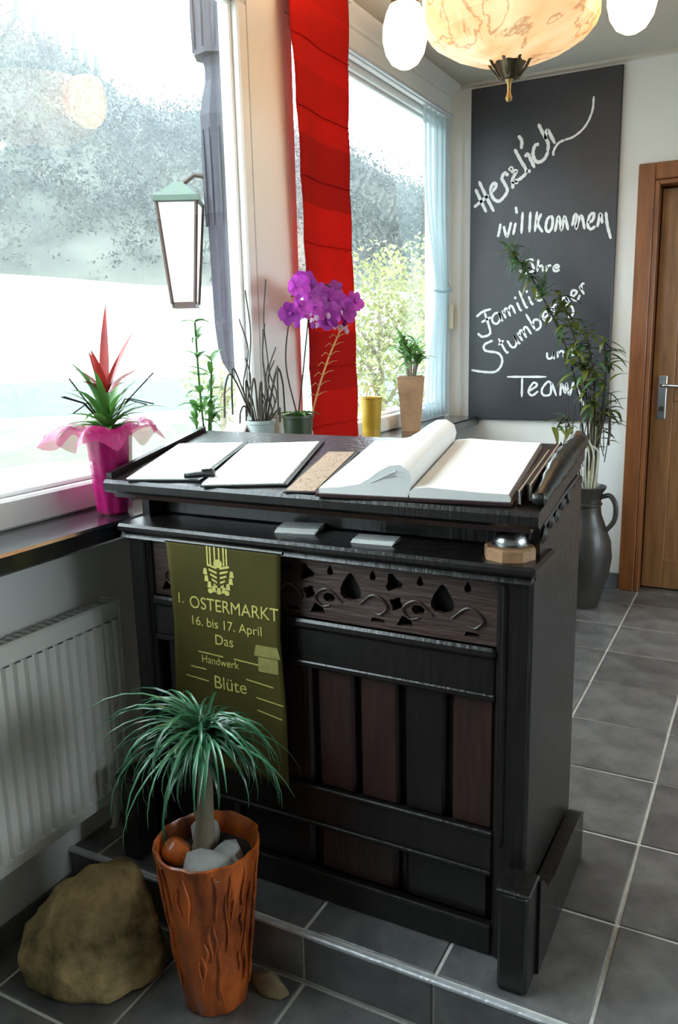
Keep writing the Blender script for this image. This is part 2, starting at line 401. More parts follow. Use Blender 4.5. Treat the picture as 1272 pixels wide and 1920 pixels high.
# ---- door
struct(build('trim_7', MB().cbox(DX0, DX1, YB-.002, YB+.2, -.06, .003, .002), tilem), 'dark door threshold', 'threshold')
dr = struct(thing('door_1', ((DX0+DX1)/2, YB+.06, 0), 'brown wooden door in a chestnut frame', 'door'), 'brown wooden door in a chestnut frame', 'door')
fx = -.613
def chan(nm, x0, x1, y0, y1, z0, z1, mat, c=.004, par=None): return build(nm, MB().cbox(x0, x1, y0, y1, z0, z1, c), mat, par or dr)
chan('casing', fx, DX0, YB-.022, YB+.001, 0, 2.034, framewood); chan('casing', DX1, DX1+.073, YB-.022, YB+.001, 0, 2.034, framewood)
chan('casing_head', DX0, DX1, YB-.022, YB+.001, DZ+.016, 2.034, framewood)
chan('jamb', DX0, DX0+.022, YB-.018, YB+.13, 0, DZ+.014, framewood); chan('jamb', DX1-.022, DX1, YB-.018, YB+.13, 0, DZ+.014, framewood)
chan('jamb_head', DX0+.022, DX1-.022, YB-.018, YB+.13, DZ-.008, DZ+.014, framewood)
lx0, lx1, ly = DX0+.026, DX1-.026, YB+.075
leaf = chan('door_leaf', lx0, lx1, ly, ly+.04, .008, DZ-.012, doorwood)
for a, b, c, d in ((lx0, lx0+.10, .01, DZ-.014), (lx1-.10, lx1, .01, DZ-.014), (lx0+.10, lx1-.10, DZ-.13, DZ-.014), (lx0+.10, lx1-.10, .95, 1.02), (lx0+.10, lx1-.10, .01, .16)):
    build('stile_board', MB().cbox(a, b, ly-.009, ly, c, d, .003), doorwood, leaf)
plate = build('handle_plate', MB().cbox(lx0+.028, lx0+.068, ly-.014, ly-.009, .865, 1.075, .003), steel, leaf)
hm = MB(); hx, hz = lx0+.048, 1.03
hm.tube([(hx, ly-.012, hz), (hx, ly-.05, hz), (hx+.012, ly-.058, hz), (hx+.11, ly-.058, hz-.004)], .009, 10)
build('door_handle', hm, steel, leaf, True)
build('keyhole_escutcheon', MB().lathe([(0, -.018), (.012, -.018), (.014, -.014), (.014, -.012)], (hx, ly, .915), 14, 'y'), bronze, leaf, True)

# ---- radiator under the window
wr = pm('radiator_enamel', (.72, .72, .68), .45, .02, 4)
ra = thing('radiator', (-1.49, .9, .10), 'pale panel radiator with vertical ribs under the large window', 'radiator')
y0, y1, z0, z1 = .12, 1.505, .10, .636
m = MB(); n = 44; pts = []
for i in range(n):
    a = y0+(y1-y0)*i/n; b = y0+(y1-y0)*(i+1)/n; wv = b-a
    pts += [(-1.462, a), (-1.462, a+wv*.28), (-1.452, a+wv*.42), (-1.452, a+wv*.86), (-1.462, b)]
vs = []; nn = len(pts)
for z in (z0+.035, z1-.05): vs += [(x, y, z) for x, y in pts]
m.add(vs, [(i, i+1, nn+i+1, nn+i) for i in range(nn-1)])
build('ribbed_front', m, wr, ra)
build('lower_header', MB().cbox(-1.470, -1.455, y0, y1, z0, z0+.036, .005), wr, ra)
build('upper_header', MB().cbox(-1.470, -1.455, y0, y1, z1-.051, z1, .005), wr, ra)
build('rear_panel', MB().cbox(-1.516, -1.505, y0, y1, z0+.01, z1-.01, .004), wr, ra)
build('side_cover', MB().cbox(-1.516, -1.455, y1, y1+.008, z0+.01, z1, .003), wr, ra)
build('side_cover', MB().cbox(-1.516, -1.455, y0-.008, y0, z0+.01, z1, .003), wr, ra)
g = MB()
for k in range(60): yy = y0+.01+k*(y1-y0-.02)/59; g.box(-1.505, -1.47, yy-.004, yy+.004, z1-.012, z1-.004)
build('top_grille', g, wr, ra)
pv = MB(); pv.tube([(-1.49, 1.47, .11), (-1.49, 1.47, .03), (-1.492, 1.455, -.02), (-1.492, 1.455, 0.0)], .009, 8)
build('supply_pipe', pv, wr, ra, True)
pv = MB(); pv.tube([(-1.49, .16, .11), (-1.49, .16, ZL)], .009, 8); build('supply_pipe', pv, wr, ra, True)
for yy in (.4, 1.2): build('wall_bracket', MB().box(-1.5285, -1.51, yy-.02, yy+.02, .2, .5), wr, ra)

# ================================================================== THE RECEPTION DESK
SL = .19
def zt(y): return .975+SL*(y-1.41)          # sloping desktop
cab = thing('reception_desk', (-.86, 1.65, 0), 'tall black-brown carved wooden desk with sloping top beside the window', 'desk')
XL_, XR_ = -1.348, -.362
def cpart(nm, x0, x1, y0, y1, z0, z1, mat=None, c=.004, par=None): return build(nm, MB().cbox(x0, x1, y0, y1, z0, z1, c), mat or darkwood, par or cab)
side = [(1.50, .02), (1.50, .93), (1.52, zt(1.52)-.034), (1.775, zt(1.775)-.034), (1.85, .955), (1.87, .945), (1.87, .02)]
build('side_panel', MB().prism(side, 0, XR_-.026, XR_-.004), darkwood, cab)
build('side_panel', MB().prism(side, 0, XL_+.004, XL_+.026), darkwood, cab)
cpart('back_panel', XL_+.026, XR_-.026, 1.85, 1.868, .02, .93)
cpart('back_top_strip', XL_+.002, XR_-.002, 1.785, 1.875, .945, .965)
# corner posts with their plinth blocks and side feet
for s, x0, x1 in ((1, -.432, XR_), (-1, XL_, -1.28)):
    post = cpart('corner_post', x0, x1, 1.442, 1.50, 0, .845, c=.007)
    build('post_bead', MB().tube([((x0+x1)/2-.018*s, 1.442, .27), ((x0+x1)/2-.018*s, 1.442, .82)], .006, 6), darkwood, post)
    a, b = (-.396, -.336) if s > 0 else (-1.374, -1.314)
    cpart('plinth_block', a, b, 1.368, 1.4425, 0, .222, c=.006)
    cpart('block_cap', a-.004, b+.004, 1.364, 1.4425, .222, .230, darkwood, .003)
    fa, fb = (XR_+.0005, -.330) if s > 0 else (-1.38, XL_-.0005)
    foot = [(1.4425, 0), (1.4425, .215), (1.47, .20), (1.50, .165), (1.56, .15), (1.70, .145), (1.84, .14), (1.872, .125), (1.872, 0)]
    build('side_foot', MB().prism(foot, 0, fa, fb), darkwood, cab)
    fa2, fb2 = (XR_+.0005, XR_+.012) if s > 0 else (XL_-.012, XL_-.0005)
# ledge, fascia, sloping desktop
cpart('ledge', -1.352, -.352, 1.412, 1.575, .846, .866, c=.006)
ledge_lip = build('ledge_moulding', MB().prism([(1.420, .832), (1.430, .846), (1.46, .846), (1.46, .832)], 0, XL_, XR_), darkwood, cab)
cpart('fascia', XL_+.026, XR_-.026, 1.555, 1.575, .866, zt(1.56)-.032)
m = MB(); yA, yB = 1.398, 1.785
m.prism([(yA, zt(yA)-.008), (yA+.006, zt(yA)), (yB, zt(yB)), (yB, zt(yB)-.032), (yA+.01, zt(yA)-.032), (yA, zt(yA)-.024)], 0, -1.366, -.345)
build('desktop', m, darkwood, cab)
build('desktop_moulding', MB().prism([(1.415, zt(1.415)-.046), (1.408, zt(1.408)-.032), (1.45, zt(1.45)-.032), (1.45, zt(1.45)-.046)], 0, XL_, XR_), redwood, cab)
for s, x in ((1, -.352),):
    # carved cheek: scroll along the desk end, slanting moulding and leaf carving below it
    m = MB(); pts = []; rr = []
    for i in range(15):
        t = i/14; y = 1.43+t*.335
        pts.append((x, y, zt(y)+.014+.010*math.sin(t*math.pi))); rr.append((.012+.009*math.sin(min(1, t*1.2)*math.pi*.8))*(1+.16*(i % 2)))
    ck = build('end_scroll', m.tube(pts, rr, 10), darkwood, cab, True)
    build('scroll_boss', MB().lathe([(0, 0), (.016, .002), (.024, .012), (.022, .026), (.012, .034), (0, .036)], (x-.018, 1.755, zt(1.755)+.016), 14, 'x'), carvewood, ck, True)
    build('scroll_boss', MB().lathe([(0, 0), (.010, .002), (.014, .010), (.012, .024), (0, .030)], (x-.015, 1.435, zt(1.435)+.012), 12, 'x'), darkwood, ck, True)
    xs = XR_-.004 if s > 0 else XL_+.004
    for q, (dz, th) in enumerate(((-.040, .010), (-.062, .007))):
        m = MB(); m.tube([(xs+.004*s, 1.49, zt(1.49)+dz), (xs+.004*s, 1.64, zt(1.64)+dz), (xs+.004*s, 1.79, zt(1.79)+dz-.01)], th, 8)
        build('slant_moulding', m, darkwood if q else carvewood, cab, True)
    m = MB()
    for k in range(5):
        yy = 1.52+k*.05
        m.blob((xs+.003*s, yy, zt(yy)-.092+.006*(k % 2)), .02, 1, .3, 2, k, (.35, 1, .8))
    build('leaf_carving', m, darkwood, cab, True)
build('end_rim', MB().prism([(1.41, zt(1.41)), (1.41, zt(1.41)+.012), (1.78, zt(1.78)+.012), (1.78, zt(1.78))], 0, -1.366, -1.350), darkwood, cab)
# front frame: rails
FY0, FY1 = 1.446, 1.472
ZR = [('bottom_rail', 0, .070), ('lower_rail', .198, .288), ('middle_rail', .585, .668), ('top_rail', .822, .846)]
for nm, a, b in ZR: cpart(nm, -1.28, -.432, FY0, FY1, a, b, c=.004)
for a in (.070, .288, .585, .668):    # bright worn arrises of the rails
    up = 1 if a in (.070, .288, .668) else -1
cpart('rail_moulding', -1.28, -.432, FY0-.010, FY0, .668, .690, c=.006)
cpart('rail_moulding', -1.28, -.432, FY0-.005, FY0, .578, .592, c=.003)
cpart('rail_moulding', -1.28, -.432, FY0-.005, FY0, .281, .293, c=.003)
cpart('rail_moulding', -1.28, -.432, FY0-.005, FY0, .192, .203, c=.003)
cpart('rail_moulding', -1.28, -.432, FY0-.005, FY0, .066, .077, c=.003)
# vertical slats and their dark backing
cpart('backing_board', -1.28, -.432, 1.484, 1.494, .05, .83)
rs = random.Random(5); sl_me = {}
for i in range(8):
    x1 = -.436-i*.105; x0 = x1-.088
    build('slat', MB().cbox(x0, x1, 1.458, 1.484, .288, .585, .006), redwood if i % 2 == 0 or i == 3 else darkwood, cab)
for i in range(4):
    x1 = -.440-i*.212; x0 = x1-.194
    build('lower_panel', MB().cbox(x0, x1, 1.462, 1.484, .070, .198, .010), redwood if i == 1 else darkwood, cab)
# carved fretwork panel with drop and leaf shaped cut-outs
def drop(cx, cz, h, wd, n=14):
    out = []
    for k in range(n):
        a = 2*math.pi*k/n
        px = wd/2*math.sin(a)*(.62+.38*math.cos(a+math.pi)); pz = h/2*math.cos(a)
        out.append((cx+px*1.15, cz+pz))
    return out
def lobe(cx, cz, r, n=12, ph=0, k=3, am=.32): return [(cx+r*(1+am*math.cos(k*a+ph))*math.cos(a), cz+r*(1+am*math.cos(k*a+ph))*math.sin(a)) for a in [2*math.pi*i/n for i in range(n)]]
holes = []; ox0, ox1, oz0, oz1 = -1.28, -.432, .690, .822
for rep in range(4):
    cx = -.545-rep*.205
    holes.append(drop(cx, .772, .062, .062))
    holes.append(lobe(cx+.098, .792, .017, 12, .5)); holes.append(lobe(cx+.105, .748, .014, 12, 1.7, 4, .25))
    holes.append(drop(cx+.052, .803, .022, .018)); holes.append(drop(cx-.048, .803, .022, .018))
    holes.append(lobe(cx-.052, .742, .012, 12, 0, 2, .2))
    holes.append([(cx-.10, .702), (cx-.088, .725), (cx-.07, .722), (cx-.062, .704)])
    holes.append([(cx+.045, .702), (cx+.05, .712), (cx+.075, .710), (cx+.08, .702)])
holes = [h for h in holes if all(ox0+.008 < p[0] < ox1-.008 and oz0+.006 < p[1] < oz1-.006 for p in h)]
fret = curve2d('fretwork', [(ox0, oz0), (ox1, oz0), (ox1, oz1), (ox0, oz1)], holes, .014)
build('carved_fretwork_panel', moved(fret, 0, 1.461, 0), carvewood, cab)
for rep in range(4):
    cx = -.545-rep*.205
    for sgn in (-1, 1):
        pts = smoothpts([(cx+sgn*.02, 1.453, .735), (cx+sgn*.055, 1.450, .762), (cx+sgn*.085, 1.450, .742), (cx+sgn*.07, 1.451, .722), (cx+sgn*.05, 1.453, .725)], 5)
        if min(p[0] for p in pts) > ox0 and max(p[0] for p in pts) < ox1: build('tracery_scroll', MB().tube(pts, .0024, 6), carvewood, cab, True)

# ================================================================== THINGS ON THE DESK
white_paper = pm('white_paper', (.86, .85, .83), .7, .03, 6)
maroon = pm('maroon_leather', (.035, .012, .013), .5, .3, 30, .2)
black_leather = pm('black_leather', (.012, .012, .013), .45, .3, 40, .2)
NRM = Vector((0, -SL, 1)).normalized(); VD = Vector((0, 1, SL)).normalized()
def desk_local(cx, cy, rot):
    """maps local (u along desk, v up the slope, w off the surface) to the sloping desktop"""
    o = Vector((cx, cy, zt(cy))); c, s = math.cos(rot), math.sin(rot)
    def f(u, v, w_): return o+Vector((1, 0, 0))*(u*c-v*s)+VD*(u*s+v*c)+NRM*w_
    return f
def desk_poly(f, prof, v0, v1, lift=0):
    """profile in (u,w) swept along v"""
    m = MB(); n = len(prof); m.v = [tuple(f(u, v, w_+lift)) for v in (v0, v1) for u, w_ in prof]
    m.f = [tuple(range(n)), tuple(range(n, 2*n))[::-1]]+[(i, (i+1) % n, n+(i+1) % n, n+i) for i in range(n)]
    return m
def slab(f, u0, u1, v0, v1, w0, w1): return desk_poly(f, [(u0, w0), (u1, w0), (u1, w1), (u0, w1)], v0, v1)
# open guest book with a curled wad of pages
f = desk_local(-.598, 1.405, R(3.5)); o3 = f(0, 0, 0)
gb = thing('guest_book', o3, 'large open book with white pages curling up at the middle on the desk', 'book')
build('book_cover', slab(f, -.195, .202, 0, .318, .001, .007), maroon, gb)
prof = [(.002, .007), (.196, .007), (.197, .013), (.193, .022), (.15, .023), (.09, .026), (.04, .029), (.012, .026), (.002, .018)]
build('right_pages', desk_poly(f, prof, .006, .312), white_paper, gb, True)
prof = [(-.19, .007), (-.001, .007), (.004, .022), (.010, .042), (.006, .060), (-.012, .072), (-.034, .070), (-.056, .058), (-.078, .042), (-.10, .030), (-.14, .022), (-.188, .018)]
build('left_pages', desk_poly(f, prof, .006, .312), white_paper, gb, True)
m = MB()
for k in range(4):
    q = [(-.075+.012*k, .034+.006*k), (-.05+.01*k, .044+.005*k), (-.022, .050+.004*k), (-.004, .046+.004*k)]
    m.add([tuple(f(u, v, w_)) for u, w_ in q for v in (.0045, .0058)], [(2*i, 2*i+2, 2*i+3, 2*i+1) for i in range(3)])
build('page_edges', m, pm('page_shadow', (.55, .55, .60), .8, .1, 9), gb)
# menu folders with sheets
def printed(name, ink, amount, sc, pc=(.84, .82, .78, 1)):
    m = bpy.data.materials.new(name); m.use_nodes = True; nt = m.node_tree; L = nt.links; b = nt.nodes['Principled BSDF']
    tc = _n(nt, 'ShaderNodeTexCoord'); n1 = _n(nt, 'ShaderNodeTexNoise'); n1.inputs['Scale'].default_value = sc; n1.inputs['Detail'].default_value = 7; n1.inputs['Distortion'].default_value = 1.5
    r = _n(nt, 'ShaderNodeValToRGB'); e = r.color_ramp.elements
    e[0].position = .5-amount-.012; e[0].color = pc; e[1].position = .5-amount+.012; e[1].color = pc
    x_ = e.new(.5-amount); x_.color = (*ink, 1)
    x_ = e.new(.5+amount+.08); x_.color = pc; x_ = e.new(.5+amount+.092); x_.color = (*ink, 1); x_ = e.new(.5+amount+.104); x_.color = pc
    L.new(tc.outputs['Object'], n1.inputs[0]); L.new(n1.outputs[0], r.inputs[0]); L.new(r.outputs[0], b.inputs['Base Color']); b.inputs['Roughness'].default_value = .6
    return m
ink_map = printed('brown_line_print', (.10, .04, .015), .0, 22, (.34, .24, .16, 1)); ink_faint = printed('faint_grey_print', (.16, .17, .20), .07, 13)
def folder(cx, cy, rot, wd, lg, label, sheetmat, n=1, group=None, cov=None, name='menu_sheet'):
    f = desk_local(cx, cy, rot); t = thing(name, f(0, 0, 0), label, 'menu', group)
    build('folder_back', slab(f, -wd/2, wd/2+.004, 0, lg, .0008, .004), cov or black_leather, t)
    for k in range(n):
        build('sheet', slab(f, -wd/2+.003-.002*k, wd/2-.006-.002*k, .004, lg-.006, .0042+.0012*k, .0052+.0012*k), sheetmat, t)
folder(-1.203, 1.412, R(10), .188, .272, 'white menu sheet lying at the window end of the desk', white_paper, 2)
folder(-.985, 1.416, R(13), .195, .300, 'white menu sheet with faint print in the middle of the desk', ink_faint, 2)
folder(-.836, 1.404, R(7), .074, .262, 'narrow sheet with brown line drawing beside the open book', ink_map, 1)
# slim dark notebooks squeezed between book and desk end
for k, (u, lab) in enumerate(((-.388, 'maroon notebook standing against the right edge of the open book'), (-.373, 'slim notebook with pale pages at the carved desk end'))):
    f = desk_local(u, 1.425+.02*k, R(1)); t = thing('notebook', f(0, 0, 0), lab, 'notebook', 'dark notebooks at the desk end')
    build('cover', slab(f, -.005, -.003, 0, .25, .001, .030+.006*k), maroon, t); build('cover', slab(f, .003, .005, 0, .25, .001, .030+.006*k), maroon, t)
    build('pages', slab(f, -.003, .003, .003, .246, .002, .027+.006*k), white_paper, t)
# pen
f = desk_local(-1.115, 1.43, R(20)); t = thing('pen', f(0, 0, .006), 'short black pen lying at the front edge of the desk between two menus', 'pen')
build('barrel', MB().tube([f(-.028, 0, .0145), f(0, .003, .0145), f(.028, .006, .0145)], [.006, .0075, .007], 8), black_leather, t, True)
build('cap', MB().tube([f(.024, .006, .0145), f(.040, .007, .0145)], [.0085, .0075], 8), black_leather, t, True)
build('clip', MB().tube([f(.036, .007, .023), f(.012, .005, .024)], .0022, 6), black_leather, t, True)
# leaflets on the ledge
blue_paper = printed('pale_blue_leaflet', (.60, .68, .78), 0, 18)
def leaflets(cx, cy, rot, wd, dp, n, label):
    t = thing('leaflet_stack', (cx, cy, .866), label, 'leaflets', 'leaflets on the ledge'); c, s = math.cos(rot), math.sin(rot)
    for k in range(n):
        m = MB(); j = .002*k
        pts = [(-wd/2+j, -dp/2), (wd/2+j, -dp/2+j), (wd/2, dp/2+j), (-wd/2, dp/2)]
        m.prism([(cx+a*c-b*s, cy+a*s+b*c) for a, b in pts], 2, .8665+.003*k, .8692+.003*k)
        build('leaflet', m, white_paper if k % 2 else blue_paper, t)
leaflets(-.905, 1.512, R(10), .095, .060, 4, 'fanned stack of pale leaflets on the desk ledge above the banner')
leaflets(-.705, 1.485, R(4), .092, .048, 3, 'white leaflets on the desk ledge in the middle of the front')
# reception bell
bl = thing('reception_bell', (-.418, 1.478, .866), 'silver dome bell on an octagonal wooden base on the ledge', 'bell')
woodl = pm('light_brown_wood', (.40, .22, .11), .45, .25, 8, .1, stretch=(2, 12, 12))
c8 = (-.418, 1.478, .8662)
build('wooden_base', MB().lathe([(.050, 0), (.050, .020), (.046, .024)], c8, 8), woodl, bl)
build('rim', MB().lathe([(.034, .024), (.036, .027), (.034, .030)], c8, 28), steel, bl, True)
build('dome', MB().lathe([(.033, .028), (.033, .034), (.030, .043), (.023, .051), (.013, .056), (0, .058)], c8, 28), steel, bl, True)
build('button', MB().lathe([(.003, .056), (.003, .062), (.006, .063), (.006, .067), (0, .068)], c8, 14), steel, bl, True)

# ================================================================== BANNER ON THE DESK FRONT
olive = pm('olive_banner_cloth', (.048, .039, .008), .8, .15, 3, .1, 300, base2=(.062, .049, .010), spec=.15)
gold = pm('pale_yellow_print', (.46, .40, .10), .7, .15, 60)
bx0, bx1, bz0, bz1 = -1.195, -.888, .300, .846
def by(x, z):
    t = (x-bx0)/(bx1-bx0); k = (bz1-z)/(bz1-bz0)
    return 1.405+.004*math.sin(t*7+k*2)*k+.010*k*k*math.sin(t*3.1)-.006*k
ban = thing('cloth_banner', (-1.04, 1.41, bz0), 'olive cloth banner with yellow crest and lettering hung on the desk front', 'banner')
m = MB()
def bxz(u, v):
    z = bz1-(bz1-bz0)*v; x = bx0+(bx1-bx0)*u
    pinch = 1-.06*max(0, 1-abs(v-.35)/.35); x = -1.04+(x+1.04)*pinch; return x, z
m.grid(lambda u, v: (bxz(u, v)[0], by(*bxz(u, v)), bxz(u, v)[1]), 22, 40)
bo = build('cloth', m, olive, ban, True)
mod = bo.modifiers.new('thickness', 'SOLIDIFY'); mod.thickness = .0015; mod.offset = 1
build('hanging_rod', MB().tube([(bx0-.004, 1.4065, .842), (bx1+.004, 1.4065, .842)], .0045, 8), darkwood, ban, True)
def drape(mb, dy=-.0022):
    q = MB(); q.v = [(x, by(x, z)+dy+(yy*.5), z) for x, yy, z in mb.v]; q.f = mb.f; return q
def line(txt, size, x, z, k=1.0):
    t = text_mb(txt, size); t.v = [(x+a*k, b, z+c) for a, b, c in t.v]; build('lettering_line', drape(t), gold, ban)
line('1.', .034, -1.163, .698, .9); line('OSTERMARKT', .041, -1.018, .690, .93)
line('16. bis 17. April', .031, -1.040, .650); line('Das', .034, -1.045, .612)
line('Blüte', .044, -1.035, .505, 1.0); line('Handwerk', .026, -1.06, .562, .95)
# crest: upright ears over a rounded shield with ribbons
cr = MB(); cx = -1.052
for k, dx in enumerate((-.028, -.020, -.008, .004, .016, .024)):
    cr.box(cx+dx-.002, cx+dx+.002, 0, .0006, .798, .842-.003*(k % 2))
for a in range(9):
    an = R(180+a*22.5); px, pz = cx+.036*math.cos(an), .778+.042*math.sin(an)
    cr.prism([(px-.006, pz-.004), (px+.006, pz-.004), (px+.004, pz+.010), (px-.004, pz+.010)], 1, 0, .0006)
for k in range(5):
    z = .795-k*.011; wdd = .030-.004*k
    cr.prism([(cx-wdd, z), (cx-.004, z-.006), (cx-.004, z-.001), (cx-wdd, z+.005)], 1, 0, .0006)
    cr.prism([(cx+wdd, z), (cx+.004, z-.006), (cx+.004, z-.001), (cx+wdd, z+.005)], 1, 0, .0006)
cr.prism([(cx+.012*math.cos(R(a)), .802+.010*math.sin(R(a))) for a in range(0, 360, 30)], 1, 0, .0006)
for sx in (-.024, 0, .022):
    cr.prism([(cx+sx+.007*math.cos(R(a)), .737+.006*math.sin(R(a))) for a in range(0, 360, 45)], 1, 0, .0006)
build('crest', drape(cr), gold, ban)
# small drawn house and ruled lines
hb = MB(); hb.prism([(-.960, .628), (-.905, .628), (-.898, .602), (-.966, .602)], 1, 0, .0005)
hb.box(-.956, -.905, 0, .0005, .566, .600)
build('house_motif', drape(hb), pm('dull_yellow_print', (.22, .19, .05), .7, .2, 50), ban)
for x0, x1, z, s in ((-1.145, -1.10, .545, -.02), (-.99, -.92, .540, -.12), (-1.16, -1.095, .520, -.06), (-.965, -.895, .500, -.10), (-.965, -.900, .470, -.16), (-1.12, -1.05, .585, -.03), (-1.02, -.945, .583, -.06)):
    ln = MB().prism([(x0, z), (x1, z+s*(x1-x0)), (x1, z+s*(x1-x0)+.0028), (x0, z+.0028)], 1, 0, .0005); build('ruled_line', drape(ln), gold, ban)

# ================================================================== PONYTAIL PALM, ROCKS
terra = pm('orange_glazed_ceramic', (.30, .042, .006), .30, .65, 16, .6, 20, coat=.3, base2=(.46, .105, .018), stretch=(1, 1, .35))
soil = pm('dark_soil', (.016, .011, .008), .95, .5, 40, .6, 60)
pale_stone = pm('pale_grey_stone', (.34, .33, .31), .75, .25, 14, .4, 30)
barkm = pm('pale_trunk_bark', (.20, .165, .115), .8, .35, 10, .5, 18, stretch=(1, 1, .3))
green1 = pm('blue_green_leaf', (.045, .16, .075), .32, .3, 8, transl=.25, objrand=.45, coat=.3)
PX, PY = -.985, 1.222
palm = thing('potted_ponytail_palm', (PX, PY, ZL), 'ponytail palm with long drooping leaves in a tall orange pot', 'potted plant')
def lump(a, z): return 1+.018*math.sin(9*a+z*30)+.014*math.sin(17*a-z*55)
prof = [(.0, 0), (.064, 0), (.070, .006), (.074, .05), (.083, .14), (.096, .26), (.107, .35), (.111, .372), (.112, .380), (.107, .382), (.102, .372), (.097, .330)]
pot = build('pot', MB().lathe(prof, (PX, PY, ZL), 40, 'z', lump, False), terra, palm, True)
m = MB(); rz = random.Random(4)
for k in range(64):
    a = rz.uniform(0, 6.28); z = rz.uniform(.02, .28); L = rz.uniform(.05, .16); pts = []
    for i in range(6):
        zz = min(.365, z+L*i/5); r = .0715+zz*.104; aa = a+.035*math.sin(i*1.3+k); pts.append((PX+r*math.cos(aa), PY+r*math.sin(aa), ZL+zz))
    m.tube(pts, [.0012, .0028, .0034, .0036, .003, .0012], 5)
o = build('glaze_ridges', m, terra, pot, True); o['kind'] = 'stuff'
build('soil', MB().lathe([(0, .338), (.05, .338), (.099, .333)], (PX, PY, ZL), 24, cap=False), soil, palm, True)
for k, (dx, dy, r, mt, sq) in enumerate(((-.035, .045, .042, pale_stone, (.8, .7, 1.2)), (.035, -.045, .050, pale_stone, (1.2, .8, .75)), (.052, .005, .038, pale_stone, (1, .8, .9)), (-.06, -.03, .032, terra, (1.1, 1, .9)))):
    build('stone', MB().blob((PX+dx, PY+dy, ZL+.352), r, 2, .3, 1.6, k, sq), mt, palm, True)
tp = [(PX-.012, PY, ZL+.33), (PX-.004, PY, ZL+.40), (PX+.004, PY, ZL+.50), (PX+.010, PY, ZL+.605)]
build('trunk', MB().tube(smoothpts(tp, 4), [.034, .030, .026, .024, .022, .020, .019, .018, .017, .016, .015, .015, .015], 10), barkm, palm, True)
rl = random.Random(12); top = Vector((PX+.010, PY, ZL+.60))
for k in range(190):
    a = rl.uniform(0, 6.28); t = rl.random(); el = R(5+68*t); ln_ = rl.uniform(.17, .31)
    d = R(85+rl.uniform(-10, 70))+el*.5
    b = top+Vector((rl.uniform(-.012, .012), rl.uniform(-.012, .012), rl.uniform(-.02, .035)))
    if math.sin(a) > .5: ln_ *= .62                       # shorter towards the desk
    if math.cos(a) > .3: ln_ *= .85
    build('leaf', MB().strap(b, a, el, ln_, rl.uniform(.006, .0095), d, 8, .5, .9, rl.uniform(-.5, .5)), green1, palm, True)

rockm = pm('tawny_limestone', (.12, .075, .025), .85, .5, 11, 1.0, 22, base2=(.40, .29, .13))
def facet_rock(nm, c, r, sq, seed, mat, sub=4, cuts=9):
    bm = bmesh.new(); bmesh.ops.create_icosphere(bm, subdivisions=sub, radius=1); rr = random.Random(seed)
    planes = []
    for k in range(cuts):
        n = Vector((rr.uniform(-1, 1), rr.uniform(-1, 1), rr.uniform(-.2, .9))).normalized(); planes.append((n, rr.uniform(.52, .8)))
    mb = MB(); bm.verts.index_update()
    for v in bm.verts:
        p = v.co.copy()
        for n, d in planes:
            e = p.dot(n)-d
            if e > 0: p -= n*e*.92
        p *= 1+.09*noise.noise(p*2.2+Vector((seed, 0, 0)))+.04*noise.noise(p*6)
        mb.v.append((c[0]+p.x*r*sq[0], c[1]+p.y*r*sq[1], max(ZL+.0005, c[2]+p.z*r*sq[2])))
    mb.f = [[v.index for v in f.verts] for f in bm.faces]; bm.free()
    return build(nm, mb, mat, None, True, origin=(c[0], c[1], ZL))
def hull_rock(nm, pts, mat, seed):
    bm = bmesh.new(); vs = [bm.verts.new(v) for v in pts]; r = bmesh.ops.convex_hull(bm, input=vs)
    for v in [v for v in bm.verts if not v.link_faces]: bm.verts.remove(v)
    bmesh.ops.bevel(bm, geom=list(bm.edges), offset=.006, segments=1, affect='EDGES')
    bmesh.ops.triangulate(bm, faces=bm.faces); bmesh.ops.subdivide_edges(bm, edges=[e for e in bm.edges if e.calc_length() > .03], cuts=3, use_grid_fill=True)
    bmesh.ops.triangulate(bm, faces=bm.faces); bm.normal_update(); bm.verts.index_update(); mb = MB()
    for v in bm.verts:
        d = .012*noise.noise(v.co*9+Vector((seed, 0, 0)))+.008*noise.noise(v.co*24)+.004*noise.noise(v.co*60)
        p_ = v.co+v.normal*d; mb.v.append((min(p_.x, 9), p_.y, max(ZL+.0005, p_.z)))
    mb.f = [[v.index for v in f.verts] for f in bm.faces]; bm.free(); return build(nm, mb, mat, None, True, origin=(-1.27, 1.15, ZL))
RP = [(-1.462, 1.12, ZL), (-1.40, 1.055, ZL), (-1.28, 1.045, ZL), (-1.19, 1.09, ZL), (-1.115, 1.19, ZL), (-1.15, 1.27, ZL), (-1.40, 1.27, ZL),
      (-1.478, 1.13, ZL+.07), (-1.40, 1.045, ZL+.08), (-1.27, 1.035, ZL+.07), (-1.165, 1.10, ZL+.09), (-1.115, 1.20, ZL+.11), (-1.43, 1.26, ZL+.10),
      (-1.395, 1.13, ZL+.165), (-1.30, 1.09, ZL+.19), (-1.20, 1.13, ZL+.20), (-1.135, 1.20, ZL+.19), (-1.29, 1.17, ZL+.262), (-1.215, 1.18, ZL+.275), (-1.16, 1.20, ZL+.262), (-1.25, 1.26, ZL+.24)]
tag(hull_rock('boulder', RP, rockm, 3), 'large tawny rough boulder on the floor between radiator and orange pot', 'rock')
tag(facet_rock('stone', (-.878, 1.278, ZL+.022), .05, (1.0, .55, .55), 4, pm('beige_stone', (.24, .18, .10), .85, .3, 20, .4), 3), 'small beige stone on the floor right of the orange pot', 'stone')

